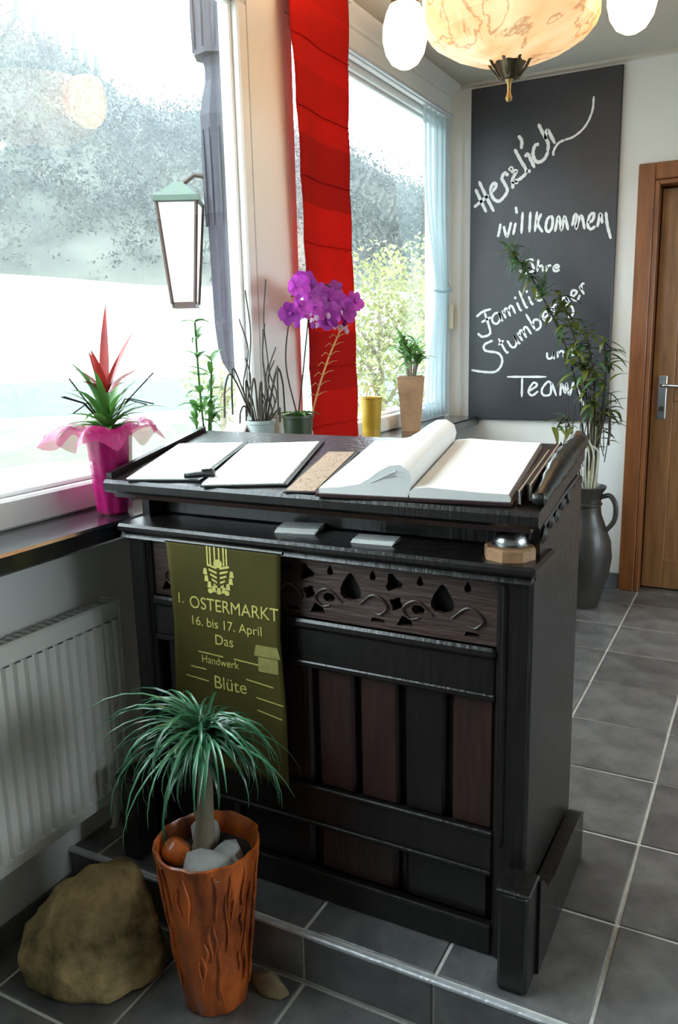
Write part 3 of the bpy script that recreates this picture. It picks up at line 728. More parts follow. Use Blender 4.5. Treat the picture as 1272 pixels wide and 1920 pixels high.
# ================================================================== PLANTS AND ORNAMENTS ON THE SILL
ZS = .8665
leaf_dk = pm('glossy_green_leaf', (.07, .19, .035), .35, .3, 10, transl=.3, objrand=.35)
leaf_lt = pm('fresh_green_leaf', (.13, .28, .06), .4, .3, 10, transl=.35, objrand=.35)
redleaf = pm('red_bract', (.30, .018, .014), .4, .3, 12, transl=.12, objrand=.3)
magenta_pot = pm('magenta_pot', (.20, .012, .05), .3, .15, 10, coat=.3)
wrapm = pm('magenta_gift_wrap', (.50, .012, .17), .25, .2, 14, .4, 30, transl=.25, alpha=.62)
def potlathe(nm, c, prof, mat, par, seg=24): return build(nm, MB().lathe(prof, c, seg, cap=False), mat, par, True)
# guzmania
gx, gy = -1.440, 1.505
gz = thing('potted_guzmania', (gx, gy, ZS), 'red-flowered bromeliad in a magenta wrapped pot at the desk corner', 'potted plant')
potlathe('pot', (gx, gy, ZS), [(0, 0), (.034, 0), (.036, .004), (.050, .205), (.053, .210), (.053, .218), (.047, .218), (.045, .19)], magenta_pot, gz)
build('soil', MB().lathe([(0, .196), (.045, .195)], (gx, gy, ZS), 18, cap=False), soil, gz)
def ruffle(u, v):
    a = u*2*math.pi; r = .055+.075*v*(1+.28*math.sin(5*a)+.15*math.sin(11*a+1)); z = .205+.035*math.sin(v*2.2)-.05*v*v+.016*math.sin(7*a+2)*v
    if math.cos(a) > .2: r = min(r, .075/ max(.2, math.cos(a)))
    if math.cos(a) < -.2: r = min(r, .078/max(.2, -math.cos(a)))
    return (gx+r*math.cos(a), gy+r*math.sin(a)*1.25, ZS+z)
build('wrapping_ruffle', MB().grid(ruffle, 72, 7), wrapm, gz, True)
def skirt(u, v):
    a = u*2*math.pi; r = (.056-.014*v)*(1+.05*math.sin(9*a)); return (gx+r*math.cos(a), gy+r*math.sin(a), ZS+.212-.205*v)
build('wrapping_skirt', MB().grid(skirt, 54, 5), wrapm, gz, True)
rg = random.Random(9)
for k in range(38):
    a = k*2.4+rg.uniform(-.2, .2); t = k/38
    ln_ = rg.uniform(.11, .21)*(1 if abs(math.cos(a)) < .7 else .55)
    build('leaf', MB().strap((gx, gy, ZS+.20+.02*t), a, R(30+45*t), ln_, .024, R(75-30*t), 6, .4), leaf_dk, gz, True)
for k, (a, el, ln_) in enumerate(((1.9, 84, .225), (-1.2, 66, .13), (1.4, 62, .19), (-1.9, 55, .11), (1.2, 45, .12), (3.0, 70, .12), (.3, 70, .11), (-1.5, 40, .09), (1.7, 30, .10))):
    build('bract', MB().strap((gx, gy, ZS+.29), a, R(el), ln_, .028, R(12 if el > 60 else 30), 6, .5), redleaf, gz, True)
build('flower_stalk', MB().tube([(gx, gy, ZS+.19), (gx, gy, ZS+.30)], .009, 8), leaf_dk, gz, True)
for k in range(7):
    a = rg.uniform(0, 6.28); ln_ = rg.uniform(.13, .19); p0 = Vector((gx, gy, ZS+.21)); dy = math.copysign(ln_*.9, math.sin(a))
    build('filler_sprig', MB().tube([p0, p0+Vector((0, dy*.5, .07)), p0+Vector((.01, dy, .05+.04*(k % 3)))], .0018, 5), soil, gz, True)
# tall leafy orchid without flowers, white pot
def leafy(name, c, label, potp, potmat, stems, leafmat, seed, ln_=(.05, .09), wd=.018, lim=.075, group=None):
    t = thing(name, c, label, 'potted plant', group); potlathe('pot', c, potp, potmat, t)
    rb = potp[-1][0]; build('soil', MB().lathe([(0, potp[-1][1]+.004), (rb, potp[-1][1])], c, 18, cap=False), soil, t)
    q = random.Random(seed)
    for (dx, dy, h, n) in stems:
        b = Vector(c)+Vector((dx*.3, dy*.3, potp[-1][1])); tpv = Vector(c)+Vector((dx, dy, h)); mid = b.lerp(tpv, .5)+Vector((q.uniform(-.01, .01), q.uniform(-.01, .01), 0))
        pts = smoothpts([b, mid, tpv], 4); build('stem', MB().tube(pts, .003, 6), leafmat, t, True)
        for k in range(n):
            s = pts[min(len(pts)-1, int((.35+.65*k/n)*len(pts)))]; a = q.uniform(0, 6.28); l = q.uniform(*ln_)*(1 if abs(math.cos(a)) < .6 else .6)
            build('leaf', MB().strap(s, a, R(q.uniform(5, 60)), l, wd*q.uniform(.7, 1.2), R(q.uniform(30, 80)), 5, .4), leafmat, t, True)
    return t
wpot = pm('white_glazed_pot', (.75, .76, .74), .3, .04, 6)
std = lambda r0, r1, h: [(0, 0), (r0, 0), (r0+.002, .004), (r1, h-.012), (r1+.004, h-.010), (r1+.004, h), (r1-.003, h), (r1-.005, h-.018)]
leafy('potted_leafy_plant', (-1.452, 1.925, ZS), 'slender green leafy plant behind the desk menus', std(.036, .046, .09), wpot, [(-.01, -.02, .47, 18), (.015, .015, .36, 16), (0, .03, .28, 14), (-.015, -.03, .24, 12)], leaf_dk, 3, (.055, .10), .022)
# little snowy wooden house
hx, hy = -1.425, 2.035
dh = thing('wooden_house_ornament', (hx, hy, ZS), 'small decorative wooden house with white roof on the sill', 'ornament')
brownw = pm('brown_wood', (.16, .09, .045), .7, .3, 12, .2)
build('walls', MB().prism([(hy-.030, ZS), (hy+.030, ZS), (hy+.030, ZS+.125), (hy, ZS+.160), (hy-.030, ZS+.125)], 0, hx-.025, hx+.025), brownw, dh)
for s in (-1, 1): build('roof_slope', MB().prism([(hy, ZS+.162), (hy, ZS+.172), (hy+s*.048, ZS+.118), (hy+s*.043, ZS+.110)], 0, hx-.036, hx+.036), wpot, dh)
build('entrance_hole', MB().lathe([(0, .0), (.011, 0), (.011, .002)], (hx+.0245, hy, ZS+.105), 14, 'x'), soil, dh)
# twiggy arrangement in a pale grey pot
greypot = pm('pale_grey_pot', (.33, .38, .36), .4, .1, 10)
twigm = pm('dark_twig', (.045, .035, .025), .8, .3, 20)
tx, ty = -1.450, 2.205
tw = thing('twig_pot', (tx, ty, ZS), 'pale grey pot with curling dark twigs behind the desk', 'potted plant')
potlathe('pot', (tx, ty, ZS), std(.034, .044, .165), greypot, tw); build('soil', MB().lathe([(0, .152), (.042, .150)], (tx, ty, ZS), 18, cap=False), soil, tw)
q = random.Random(31)
for k in range(22):
    a = q.uniform(0, 6.28); h = q.uniform(.16, .55) if k < 9 else q.uniform(.05, .18); sp = q.uniform(.03, .12)
    p0 = Vector((tx+.02*math.cos(a), ty+.02*math.sin(a), ZS+.15)); dx, dy = math.cos(a)*sp*.55, math.sin(a)*sp*.6
    p = [p0, p0+Vector((dx*.9, dy*1.2, h*.35)), p0+Vector((dx*.3, dy*.6, h*.7)), p0+Vector((dx, dy*1.3, h))] if k < 9 else [p0, p0+Vector((dx, dy, h)), p0+Vector((dx*1.1, dy*1.7, h*.8)), p0+Vector((dx*1.1, dy*1.9, h*.2))]
    build('twig', MB().tube(smoothpts(p, 5), .0022 if k < 9 else .0032, 5), twigm, tw, True)
# orchid: dark green pot, dried stem, arching stalks with purple flowers
dgreen = pm('dark_green_pot', (.045, .065, .035), .35, .2, 10, base2=(.06, .08, .04))
ox, oy = -1.430, 2.405
oc = thing('potted_orchid', (ox, oy, ZS), 'purple flowering orchid in a dark green pot before the red curtain', 'potted plant')
potlathe('pot', (ox, oy, ZS), std(.040, .052, .165), dgreen, oc); build('soil', MB().lathe([(0, .152), (.044, .150)], (ox, oy, ZS), 18, cap=False), soil, oc)
stalks = [[(ox, oy, ZS+.15), (ox-.01, oy-.05, ZS+.36), (ox+.02, oy-.01, ZS+.56), (ox+.05, oy+.12, ZS+.60), (ox+.055, oy+.25, ZS+.55)],
          [(ox, oy, ZS+.15), (ox+.02, oy+.03, ZS+.38), (ox+.04, oy+.03, ZS+.55), (ox+.05, oy-.05, ZS+.59), (ox+.05, oy-.10, ZS+.55)]]
for s in stalks: build('flower_stalk', MB().tube(smoothpts(s, 7), .0026, 6), twigm, oc, True)
dry = pm('dried_stem', (.48, .26, .09), .8, .2, 20)
m = MB(); ds = smoothpts([(ox+.035, oy+.03, ZS+.15), (ox+.055, oy+.06, ZS+.26), (ox+.065, oy+.12, ZS+.36), (ox+.07, oy+.20, ZS+.45)], 6); m.tube(ds, .0032, 6)
for k in range(4, len(ds), 2):
    for sgn in (-1, 1):
        p = ds[k]; m.tube([p, p+Vector((.004, sgn*.035, .012)), p+Vector((.006, sgn*.07, .014 if sgn > 0 else .0))], [.0018, .0014, .0008], 5)
build('dried_stem', m, dry, oc, True)
purple = pm('purple_petal', (.42, .035, .44), .5, .3, 20, transl=.4, objrand=.3, base2=(.55, .08, .56))
q = random.Random(17)
def petal_flower(r):
    m = MB()
    for k in range(5):
        a = k*2*math.pi/5+.3; wd = .62 if k in (1, 4) else .42
        ring = [(0, 0)]+[(r*(.5+.5*math.cos(t)), r*wd*math.sin(t)) for t in [R(d) for d in (-150, -100, -55, -15, 15, 55, 100, 150)]]
        o = len(m.v)
        for (u, v) in ring:
            x, z = u*math.cos(a)-v*math.sin(a), u*math.sin(a)+v*math.cos(a)
            m.v.append((x, -.18*(u*u)/r+.10*abs(v), z))
        m.f += [(o, o+i, o+i+1) for i in range(1, 8)]
    m.blob((0, -.004, -.002), r*.20, 1, .1)
    return m
fm = []
for r in (.033, .040):
    mb = petal_flower(r); me = bpy.data.meshes.new('flower'); me.from_pydata(mb.v, [], mb.f); me.materials.append(purple); me.update()
    for p in me.polygons: p.use_smooth = True
    fm.append(me)
for k in range(30):
    yy = oy-.11+.43*(k/29)+q.uniform(-.02, .02); zz = 1.412+q.uniform(-.06, .06)-(.012 if k > 15 else 0)
    o = link('flower', fm[k % 2], oc, (ox+q.uniform(.035, .075), yy, zz)); o.rotation_euler = (q.uniform(-.5, .5), q.uniform(0, 6.28), R(62)+q.uniform(-.6, .6))
budm = pm('pale_pink_bud', (.80, .55, .74), .5, .15, 20, transl=.3)
for k in range(20):
    yy = oy-.06+.36*k/19; build('bud', MB().blob((ox+q.uniform(.035, .07), yy, 1.345+q.uniform(-.035, .03)), q.uniform(.009, .014), 1, .3, 2, k, (1, .8, 1.25)), budm if k % 4 else purple, oc, True)
for k in range(6):
    build('leaf', MB().strap((ox, oy, ZS+.155), R(60*k+20), R(30), .085, .030, R(60), 5, .5), leaf_dk, oc, True)
# yellow bucket, figurine
yb = thing('yellow_bucket', (-1.437, 3.005, ZS), 'small yellow bucket with wire handle right of the red curtain', 'bucket')
yel = pm('yellow_enamel', (.62, .42, .05), .35, .15, 8, transl=.15)
potlathe('body', (-1.437, 3.005, ZS), [(0, 0), (.032, 0), (.034, .004), (.044, .175), (.047, .178), (.047, .183), (.042, .182), (.038, .10), (.036, .01), (0, .008)], yel, yb)
m = MB(); m.tube([(-1.437, 3.005+.045*math.cos(t), ZS+.175+.055*math.sin(t)) for t in [math.pi*k/14 for k in range(15)]], .0022, 6)
build('handle', m, yel, yb, True)
fg = thing('porcelain_figurine', (-1.395, 2.83, ZS), 'tiny white figurine on the sill at the foot of the red curtain', 'figurine')
build('body', MB().lathe([(0, 0), (.013, 0), (.012, .012), (.008, .028), (.005, .034)], (-1.395, 2.83, ZS), 14), wpot, fg, True)
build('head', MB().blob((-1.395, 2.83, ZS+.042), .009, 2, .05), wpot, fg, True)
# square brown pot with bushy plant
cx, cy = -1.440, 3.43
bp = thing('square_potted_plant', (cx, cy, ZS), 'bushy green plant in a tall square brown pot by the far window', 'potted plant')
brpot = pm('brown_pot', (.27, .155, .085), .5, .25, 8, .15, base2=(.34, .20, .11))
m = MB(); rot = R(22); rings = [(.046, 0), (.066, .238), (.068, .240), (.068, .246), (.060, .246), (.058, .225)]
for r, z in rings:
    for k in range(4):
        a = rot+math.pi/4+k*math.pi/2; m.v.append((cx+r*1.28*math.cos(a), cy+r*1.28*math.sin(a), ZS+z))
m.f = [(i*4+k, i*4+(k+1) % 4, i*4+4+(k+1) % 4, i*4+4+k) for i in range(5) for k in range(4)]+[(3, 2, 1, 0)]
build('pot', m, brpot, bp)
m = MB(); m.v = [(cx+.058*1.28*math.cos(rot+math.pi/4+k*math.pi/2), cy+.058*1.28*math.sin(rot+math.pi/4+k*math.pi/2), ZS+.226) for k in range(4)]; m.f = [(0, 1, 2, 3)]
build('soil', m, soil, bp)
q = random.Random(8)
for s in range(7):
    a = s*.9; tpv = Vector((cx+.03*math.cos(a), cy+.07*math.sin(a), ZS+q.uniform(.32, .42))); b = Vector((cx+.012*math.cos(a), cy+.02*math.sin(a), ZS+.225))
    build('stem', MB().tube(smoothpts([b, b.lerp(tpv, .5)+Vector((0, .006, 0)), tpv], 4), .004, 6), barkm, bp, True)
    for k in range(13):
        aa = q.uniform(0, 6.28); l = q.uniform(.08, .14)*(1 if abs(math.cos(aa)) < .6 else .6)
        build('leaf', MB().strap(tpv+Vector((0, 0, q.uniform(-.05, .01))), aa, R(q.uniform(0, 75)), l, .022, R(q.uniform(40, 95)), 5, .4), leaf_dk if k % 3 else leaf_lt, bp, True)

# ================================================================== CURTAINS
redc = bpy.data.materials.new('red_curtain_cloth'); redc.use_nodes = True; nt = redc.node_tree; L = nt.links; b = nt.nodes['Principled BSDF']
tc = _n(nt, 'ShaderNodeTexCoord'); sp = _n(nt, 'ShaderNodeSeparateXYZ'); L.new(tc.outputs['Object'], sp.inputs[0])
wn = _n(nt, 'ShaderNodeTexWhiteNoise', noise_dimensions='1D'); mu = _n(nt, 'ShaderNodeMath', operation='MULTIPLY'); mu.inputs[1].default_value = 4.6
fl_ = _n(nt, 'ShaderNodeMath', operation='FLOOR'); L.new(sp.outputs[2], mu.inputs[0]); L.new(mu.outputs[0], fl_.inputs[0]); L.new(fl_.outputs[0], wn.inputs[1])
rp = _n(nt, 'ShaderNodeValToRGB'); rp.color_ramp.elements[0].color = (.40, .010, .007, 1); rp.color_ramp.elements[1].color = (.62, .014, .008, 1)
L.new(wn.outputs[0], rp.inputs[0]); L.new(rp.outputs[0], b.inputs['Base Color']); b.inputs['Roughness'].default_value = .7; b.inputs['Specular IOR Level'].default_value = .12
tr = _n(nt, 'ShaderNodeBsdfTranslucent'); L.new(rp.outputs[0], tr.inputs[0]); mx = _n(nt, 'ShaderNodeMixShader'); mx.inputs[0].default_value = .35
L.new(b.outputs[0], mx.inputs[1]); L.new(tr.outputs[0], mx.inputs[2]); L.new(mx.outputs[0], nt.nodes['Material Output'].inputs[0]); MATS['red_curtain_cloth'] = redc
rc = thing('red_panel_curtain', (-1.475, 2.73, .875), 'long red curtain panel hanging between the two windows', 'curtain')
def redp(u, v):
    z = 2.485-(2.485-.878)*v
    yl = 2.495+.105*v; yr = 2.915+.015*v
    y = yl+(yr-yl)*u
    tier = (v*7.4) % 1
    x = -1.478+.006*math.sin(u*9+v*2)+.010*tier*(1-tier)*2+.008*math.sin(u*3.2+v*5)
    if u > .88: x += .012*(u-.88)/.12
    return (x, y, z)
m = MB().grid(redp, 26, 90)
ro = build('cloth', m, redc, rc, True); mod = ro.modifiers.new('thickness', 'SOLIDIFY'); mod.thickness = .002
build('weight_bar', MB().cbox(-1.484, -1.468, 2.60, 2.93, .870, .880, .003), redc, rc)
for k in range(1, 8):
    v = k/7.4; z = 2.485-(2.485-.878)*v
    q_ = MB(); q_.tube([Vector(redp(u/20, v))+Vector((.003, 0, 0)) for u in range(21)], .0022, 5); build('tier_seam', q_, redc, rc, True)
build('carrier_rail', MB().cbox(-1.492, -1.464, 2.45, 2.96, 2.485, 2.4995, .003), white_frame, rc)
sheer = pm('pale_blue_sheer', (.40, .50, .53), .6, .06, 4, transl=.28, alpha=.62)
sc = thing('sheer_curtain', (XW+.035, 3.98, .89), 'pale bluish sheer curtain gathered at the window beside the chalkboard', 'curtain')
def shp(u, v):
    z = 2.325-(2.325-.885)*v
    wv = .17*(1-.45*math.exp(-((v-.58)/.2)**2)); yr = 4.085-.01*v
    y = yr-wv*2*(1-u)*(1-.12*v)
    return (XW+.022+.012*math.sin(u*34+.6*math.sin(v*4)), y, z)
so = build('cloth', MB().grid(shp, 60, 26), sheer, sc, True)
z = 2.325-(2.325-.885)*.56
build('tieback', MB().tube([(XW+.004, 4.095, z+.05), (XW+.055, 4.04, z-.01), (XW+.05, 3.93, z-.02), (XW+.02, 3.89, z-.01)], .007, 6), sheer, sc, True)
swb = struct(build('trim_6', MB().cbox(XW, XW+.03, 4.135, 4.155, 1.32, 1.45, .004), pm('cream_plastic', (.7, .62, .45), .5, .05, 9)), 'small cream wall bracket beside the far window', 'bracket')

# ================================================================== CHALKBOARD
slatem = pm('chalkboard_slate', (.032, .034, .042), .42, .18, 4, .05, 90, spec=.5)
chalk = pm('white_chalk', (.85, .85, .84), .9, .05, 60)
cb = thing('chalkboard', (-1.06, 4.165, 1.66), 'tall black chalkboard with handwritten German welcome on the back wall', 'chalkboard')
build('board', MB().cbox(-1.417, -.704, 4.155, 4.178, .853, 2.468, .003), slatem, cb)
build('edge_frame', MB().cbox(-1.419, -.702, 4.166, 4.1795, .851, 2.470, .002), pm('black_edge', (.015, .015, .017), .5, .1, 9), cb)
CHALK=[(13,[(-330,343),(-302,287),(-272,228)]),
(13,[(-312,378),(-275,305),(-233,228)]),
(13,[(-337,257),(-298,283),(-261,308)]),
(13,[(-244,322),(-227,340),(-224,355),(-237,360),(-250,342),(-248,313),(-234,287),(-211,274),(-190,285),(-166,319),(-182,356),(-195,380),(-181,403),(-163,389)]),
(13,[(-162,413),(-147,424),(-143,406),(-122,407),(-135,383),(-142,359),(-112,351)]),
(13,[(-140,359),(-139,326)]),
(13,[(-134,507),(-103,452),(-74,400),(-97,372),(-131,358)]),
(13,[(-74,400),(-52,397)]),
(13,[(-83,466),(-69,477),(-53,449),(-34,411)]),
(13,[(-117,566),(-100,540),(-101,504)]),
(13,[(-15,516),(-35,510),(-43,475),(-31,443),(-11,434),(14,447),(30,477)]),
(13,[(-21,606),(6,554),(28,514),(28,477)]),
(13,[(15,532),(18,567),(29,566),(61,508)]),
(9,[(55,455),(56,477),(77,508),(109,520)]),
(8,[(102,518),(152,530),(201,569),(229,630),(233,691)]),
(11,[(-210,105),(-203,134),(-198,168)]),
(11,[(-181,155),(-173,123),(-163,103),(-152,135),(-144,171)]),
(11,[(-121,166),(-132,109)]),
(11,[(-122,241),(-116,207)]),
(11,[(-87,213),(-91,111)]),
(11,[(-49,211),(-51,114)]),
(11,[(-16,209),(-24,115)]),
(11,[(5,198),(-11,153),(14,110)]),
(11,[(49,183),(34,165),(29,129),(43,110),(59,131),(60,171),(49,183)]),
(11,[(74,108),(89,178),(105,112),(117,175),(137,110)]),
(11,[(155,128),(165,176),(176,170),(173,113),(196,173),(214,109)]),
(11,[(229,137),(250,147),(255,176),(236,169),(228,127),(243,107),(264,119)]),
(11,[(273,113),(285,174),(295,128)]),
(11,[(309,178),(319,117),(337,56)]),
(10,[(-66,-20),(-44,-14),(-26,-20)]),
(10,[(-44,-16),(-25,-61),(-45,-76),(-80,-74),(-101,-54)]),
(9,[(-3,-16),(-7,-75)]),
(9,[(-6,-56),(10,-46),(19,-54),(19,-76)]),
(9,[(39,-47),(37,-76)]),
(9,[(39,-60),(49,-48),(61,-50)]),
(9,[(73,-63),(97,-59),(94,-50),(84,-48),(73,-59),(75,-73),(87,-77),(102,-70)]),
(10,[(-317,-281),(-285,-257),(-240,-244)]),
(10,[(-274,-260),(-252,-321),(-243,-367),(-283,-382),(-310,-364)]),
(10,[(-290,-310),(-239,-284)]),
(9,[(-199,-264),(-221,-269),(-234,-294),(-224,-315),(-204,-317),(-191,-292),(-199,-264),(-183,-301),(-175,-302)]),
(9,[(-181,-253),(-160,-295)]),
(9,[(-171,-270),(-166,-246),(-153,-250),(-138,-285)]),
(9,[(-149,-259),(-142,-234),(-129,-238),(-112,-272)]),
(9,[(-106,-217),(-89,-253),(-79,-256)]),
(9,[(-115,-201),(-115,-188)]),
(9,[(-96,-161),(-62,-237),(-49,-242)]),
(9,[(-48,-189),(-31,-225),(-21,-228)]),
(9,[(-57,-173),(-57,-160)]),
(9,[(-11,-198),(15,-178),(5,-166),(-8,-170),(-13,-193),(0,-211),(16,-210),(29,-190)]),
(10,[(-228,-402),(-272,-423),(-266,-453),(-202,-465),(-177,-495),(-184,-535),(-216,-562),(-281,-561),(-341,-552)]),
(9,[(-198,-392),(-157,-460),(-144,-460)]),
(9,[(-198,-426),(-171,-403)]),
(9,[(-152,-404),(-130,-435),(-110,-436),(-104,-409),(-119,-379)]),
(9,[(-119,-379),(-93,-417),(-84,-416)]),
(9,[(-101,-366),(-72,-408)]),
(9,[(-88,-383),(-87,-357),(-73,-359),(-52,-393)]),
(9,[(-68,-368),(-65,-341),(-51,-343),(-28,-376)]),
(9,[(-59,-275),(-6,-360)]),
(9,[(-23,-333),(-15,-305),(11,-311),(17,-337),(2,-354),(-12,-352)]),
(9,[(32,-303),(55,-278),(43,-267),(30,-273),(29,-298),(46,-315),(62,-311),(72,-289)]),
(9,[(66,-247),(92,-289)]),
(9,[(79,-266),(78,-242),(92,-234)]),
(9,[(137,-202),(118,-210),(114,-237),(134,-252),(146,-232),(137,-202)]),
(9,[(135,-198),(172,-258),(169,-291),(143,-297)]),
(9,[(166,-206),(189,-182),(176,-171),(164,-177),(164,-201),(180,-219),(195,-215),(204,-193)]),
(9,[(199,-152),(224,-193)]),
(9,[(211,-170),(210,-147),(223,-140)]),
(8,[(53,-466),(55,-491),(68,-498),(83,-485),(86,-463)]),
(8,[(86,-463),(87,-493),(94,-495)]),
(8,[(106,-461),(107,-494)]),
(8,[(107,-473),(123,-460),(134,-467),(135,-491)]),
(8,[(185,-459),(168,-456),(155,-473),(165,-488),(185,-475)]),
(8,[(186,-422),(186,-487)]),
(9,[(-149,-587),(53,-587)]),
(9,[(-70,-589),(-70,-690)]),
(9,[(-32,-659),(7,-630),(-12,-617),(-36,-659),(-17,-681),(14,-659)]),
(9,[(79,-619),(60,-612),(33,-649),(40,-678),(76,-673),(80,-619),(106,-682)]),
(9,[(125,-681),(130,-621),(150,-667),(154,-617),(170,-676),(182,-639),(193,-616),(223,-680),(242,-726)])]
WORDS = (15, 14, 7, 13, 18, 6, 5)     # strokes of each written word
ci = 0; CW = []
for n_ in WORDS: CW.append(CHALK[ci:ci+n_]); ci += n_
CW[-1] += CHALK[ci:]
for word in CW:
  m = MB()
  for wd, st in word:
      pts = smoothpts([(a/1000-1.06, b/1000+1.66, 0) for a, b in st], 5); n = len(pts); vs = []
      for i, p in enumerate(pts):
          t = (pts[min(i+1, n-1)]-pts[max(i-1, 0)]); t = t.normalized() if t.length > 1e-7 else Vector((1, 0, 0)); nn = Vector((-t.y, t.x, 0))
          hw = wd/1650*(1 if 0 < i < n-1 else .55)*(1+.12*math.sin(i*2.1))
          for sgn in (1, -1):
              for yy in (4.1535, 4.1552): vs.append((p.x+nn.x*hw*sgn, yy, p.y+nn.y*hw*sgn))
      fs = []
      for i in range(n-1):
          a = i*4; fs += [(a, a+2, a+6, a+4), (a, a+4, a+5, a+1), (a+2, a+3, a+7, a+6)]
      fs += [(0, 1, 3, 2), (4*n-4, 4*n-2, 4*n-1, 4*n-3)]
      m.add(vs, fs)
  build('chalk_word', m, chalk, cb)

# ================================================================== JUG WITH FOLIAGE
jugm = pm('dark_grey_stoneware', (.022, .021, .019), .42, .5, 6, .3, 12, base2=(.042, .038, .033), coat=.1)
jx, jy = -.735, 3.86
jg = thing('stoneware_jug', (jx, jy, 0), 'tall dark stoneware jug with looped handle behind the desk', 'jug')
prof = [(0, 0), (.075, 0), (.080, .008), (.095, .06), (.122, .16), (.132, .24), (.124, .32), (.098, .39), (.076, .45), (.070, .50), (.078, .55), (.092, .572), (.094, .582), (.086, .584), (.070, .555), (.062, .50)]
build('body', MB().lathe(prof, (jx, jy, .0005), 36, cap=False), jugm, jg, True)
m = MB(); hp = smoothpts([(jx+.072, jy-.01, .535), (jx+.115, jy-.02, .545), (jx+.142, jy-.025, .50), (jx+.138, jy-.022, .43), (jx+.10, jy-.012, .375)], 6)
m.tube(hp, [.011+.003*math.sin(i) if False else .0115 for i in range(len(hp))], 10); build('handle', m, jugm, jg, True)
build('neck_ring', MB().lathe([(.071, .488), (.078, .494), (.078, .502), (.071, .508)], (jx, jy, 0), 30, cap=False), jugm, jg, True)
build('spout_lip', MB().blob((jx-.088, jy-.02, .578), .022, 2, .1, 1, 1, (1, .9, .35)), jugm, jg, True)
fa = thing('foliage_arrangement', (jx, jy, .50), 'tall arrangement of bamboo, needles and olive leaves standing in the jug', 'plant arrangement')
bamb = pm('bamboo', (.42, .37, .16), .5, .25, 8, stretch=(1, 1, 3)); olv = pm('olive_leaf', (.14, .16, .028), .5, .35, 10, transl=.25, objrand=.5); needle = pm('needle_green', (.05, .11, .04), .5, .35, 10, transl=.2, objrand=.5)
m = MB(); m.tube([(jx+.01, jy, .42), (jx+.015, jy, .62), (jx+.02, jy, .80), (jx+.02, jy, .98)], .014, 10)
for z in (.62, .74, .88): m.lathe([(.0145, z-.004), (.0175, z), (.0145, z+.004)], (jx+.017, jy, 0), 10)
build('bamboo_cane', m, bamb, fa, True)
m = MB(); m.tube([(jx+.035, jy+.01, .42), (jx+.042, jy+.01, .70), (jx+.045, jy+.01, .93)], .010, 8); build('bamboo_cane', m, bamb, fa, True)
q = random.Random(22)
stems = [[(0, 0, .45), (-.02, -.02, .85), (-.10, -.03, 1.2), (-.25, -.04, 1.5), (-.37, -.05, 1.66)], [(0, 0, .45), (0, -.02, .9), (-.05, -.04, 1.2), (-.14, -.05, 1.45)],
         [(0, 0, .45), (.03, -.02, .85), (.02, -.04, 1.1), (-.02, -.05, 1.3)], [(0, 0, .45), (.05, 0, .85), (.07, -.02, 1.1), (.06, -.04, 1.25)], [(0, 0, .45), (-.05, -.02, .75), (-.10, -.03, .9), (-.14, -.04, .84)], [(0, 0, .45), (.05, -.01, .8), (.09, -.02, .95), (.10, -.03, .78)]]
for si, s in enumerate(stems):
    pts = smoothpts([(jx+a, jy+b_, c_) for a, b_, c_ in s], 6); build('stem', MB().tube(pts, .004, 6), twigm, fa, True)
    n = (70, 62, 56, 40, 18, 22)[si]
    for k in range(n):
        t = .38+.62*k/n; p = pts[min(len(pts)-1, int(t*len(pts)))]+Vector((q.uniform(-.02, .02), q.uniform(-.02, .02), q.uniform(-.02, .02)))
        build('leaf', MB().strap(p, q.uniform(0, 6.28), R(q.uniform(-30, 50)), q.uniform(.05, .13), q.uniform(.018, .034), R(q.uniform(20, 90)), 5, .3), olv if (k+si) % 3 else needle, fa, True)
m = MB()
for (cx_, cz_) in ((-.36, 1.64), (-.30, 1.57), (-.22, 1.50)):
    for k in range(60):
        m.strap((jx+cx_+q.uniform(-.02, .02), jy-.05, cz_+q.uniform(-.02, .02)), q.uniform(0, 6.28), R(q.uniform(-70, 85)), q.uniform(.06, .12), .004, R(20), 3, .2)
o = build('needle_tuft', m, needle, fa); o['kind'] = 'stuff'
m = MB()
for k in range(16):
    x, z = jx+q.uniform(-.10, .11), q.uniform(.90, 1.02); m.tube([(x, jy-.04, z), (x+q.uniform(-.01, .01), jy-.05, z-.12), (x+q.uniform(-.02, .02), jy-.05, z-q.uniform(.18, .26))], .0022, 4)
build('hanging_tendrils', m, twigm, fa, True)
drift = pm('pale_lichen_twig', (.5, .5, .44), .8, .2, 30)
m = MB()
for k in range(7): m.tube(smoothpts([(jx-.03+.012*k, jy-.03, .56), (jx-.06+.02*k, jy-.05, .68+.01*k), (jx-.05+.013*k, jy-.05, .78+.012*(k % 3))], 4), .005, 5)
build('lichen_twigs', m, drift, fa, True)

# ================================================================== CHANDELIER
lx, ly = -.690, 2.335
lp = thing('pendant_lamp', (lx, ly, 1.90), 'alabaster bowl pendant lamp with side globes and bronze finial', 'lamp')
bowlm = alabaster('glowing_alabaster', .80, (1.0, .72, .40), (.95, .50, .22), (.42, .20, .08))
globem = alabaster('glowing_opal_glass', 5.0, (1, .70, .34), (1, .68, .32), (1, .69, .33))
prof = [(.0, 1.996), (.05, 1.998), (.11, 2.012), (.165, 2.034), (.205, 2.058), (.222, 2.075), (.232, 2.10), (.234, 2.19), (.238, 2.20), (.238, 2.21), (.226, 2.21), (.222, 2.11)]
build('bowl', MB().lathe([(r, z) for r, z in prof], (lx, ly, 0), 20, cap=False), bowlm, lp, False)
build('rim_band', MB().lathe([(.236, 2.198), (.243, 2.202), (.243, 2.216), (.236, 2.22)], (lx, ly, 0), 20, cap=False), bronze, lp)
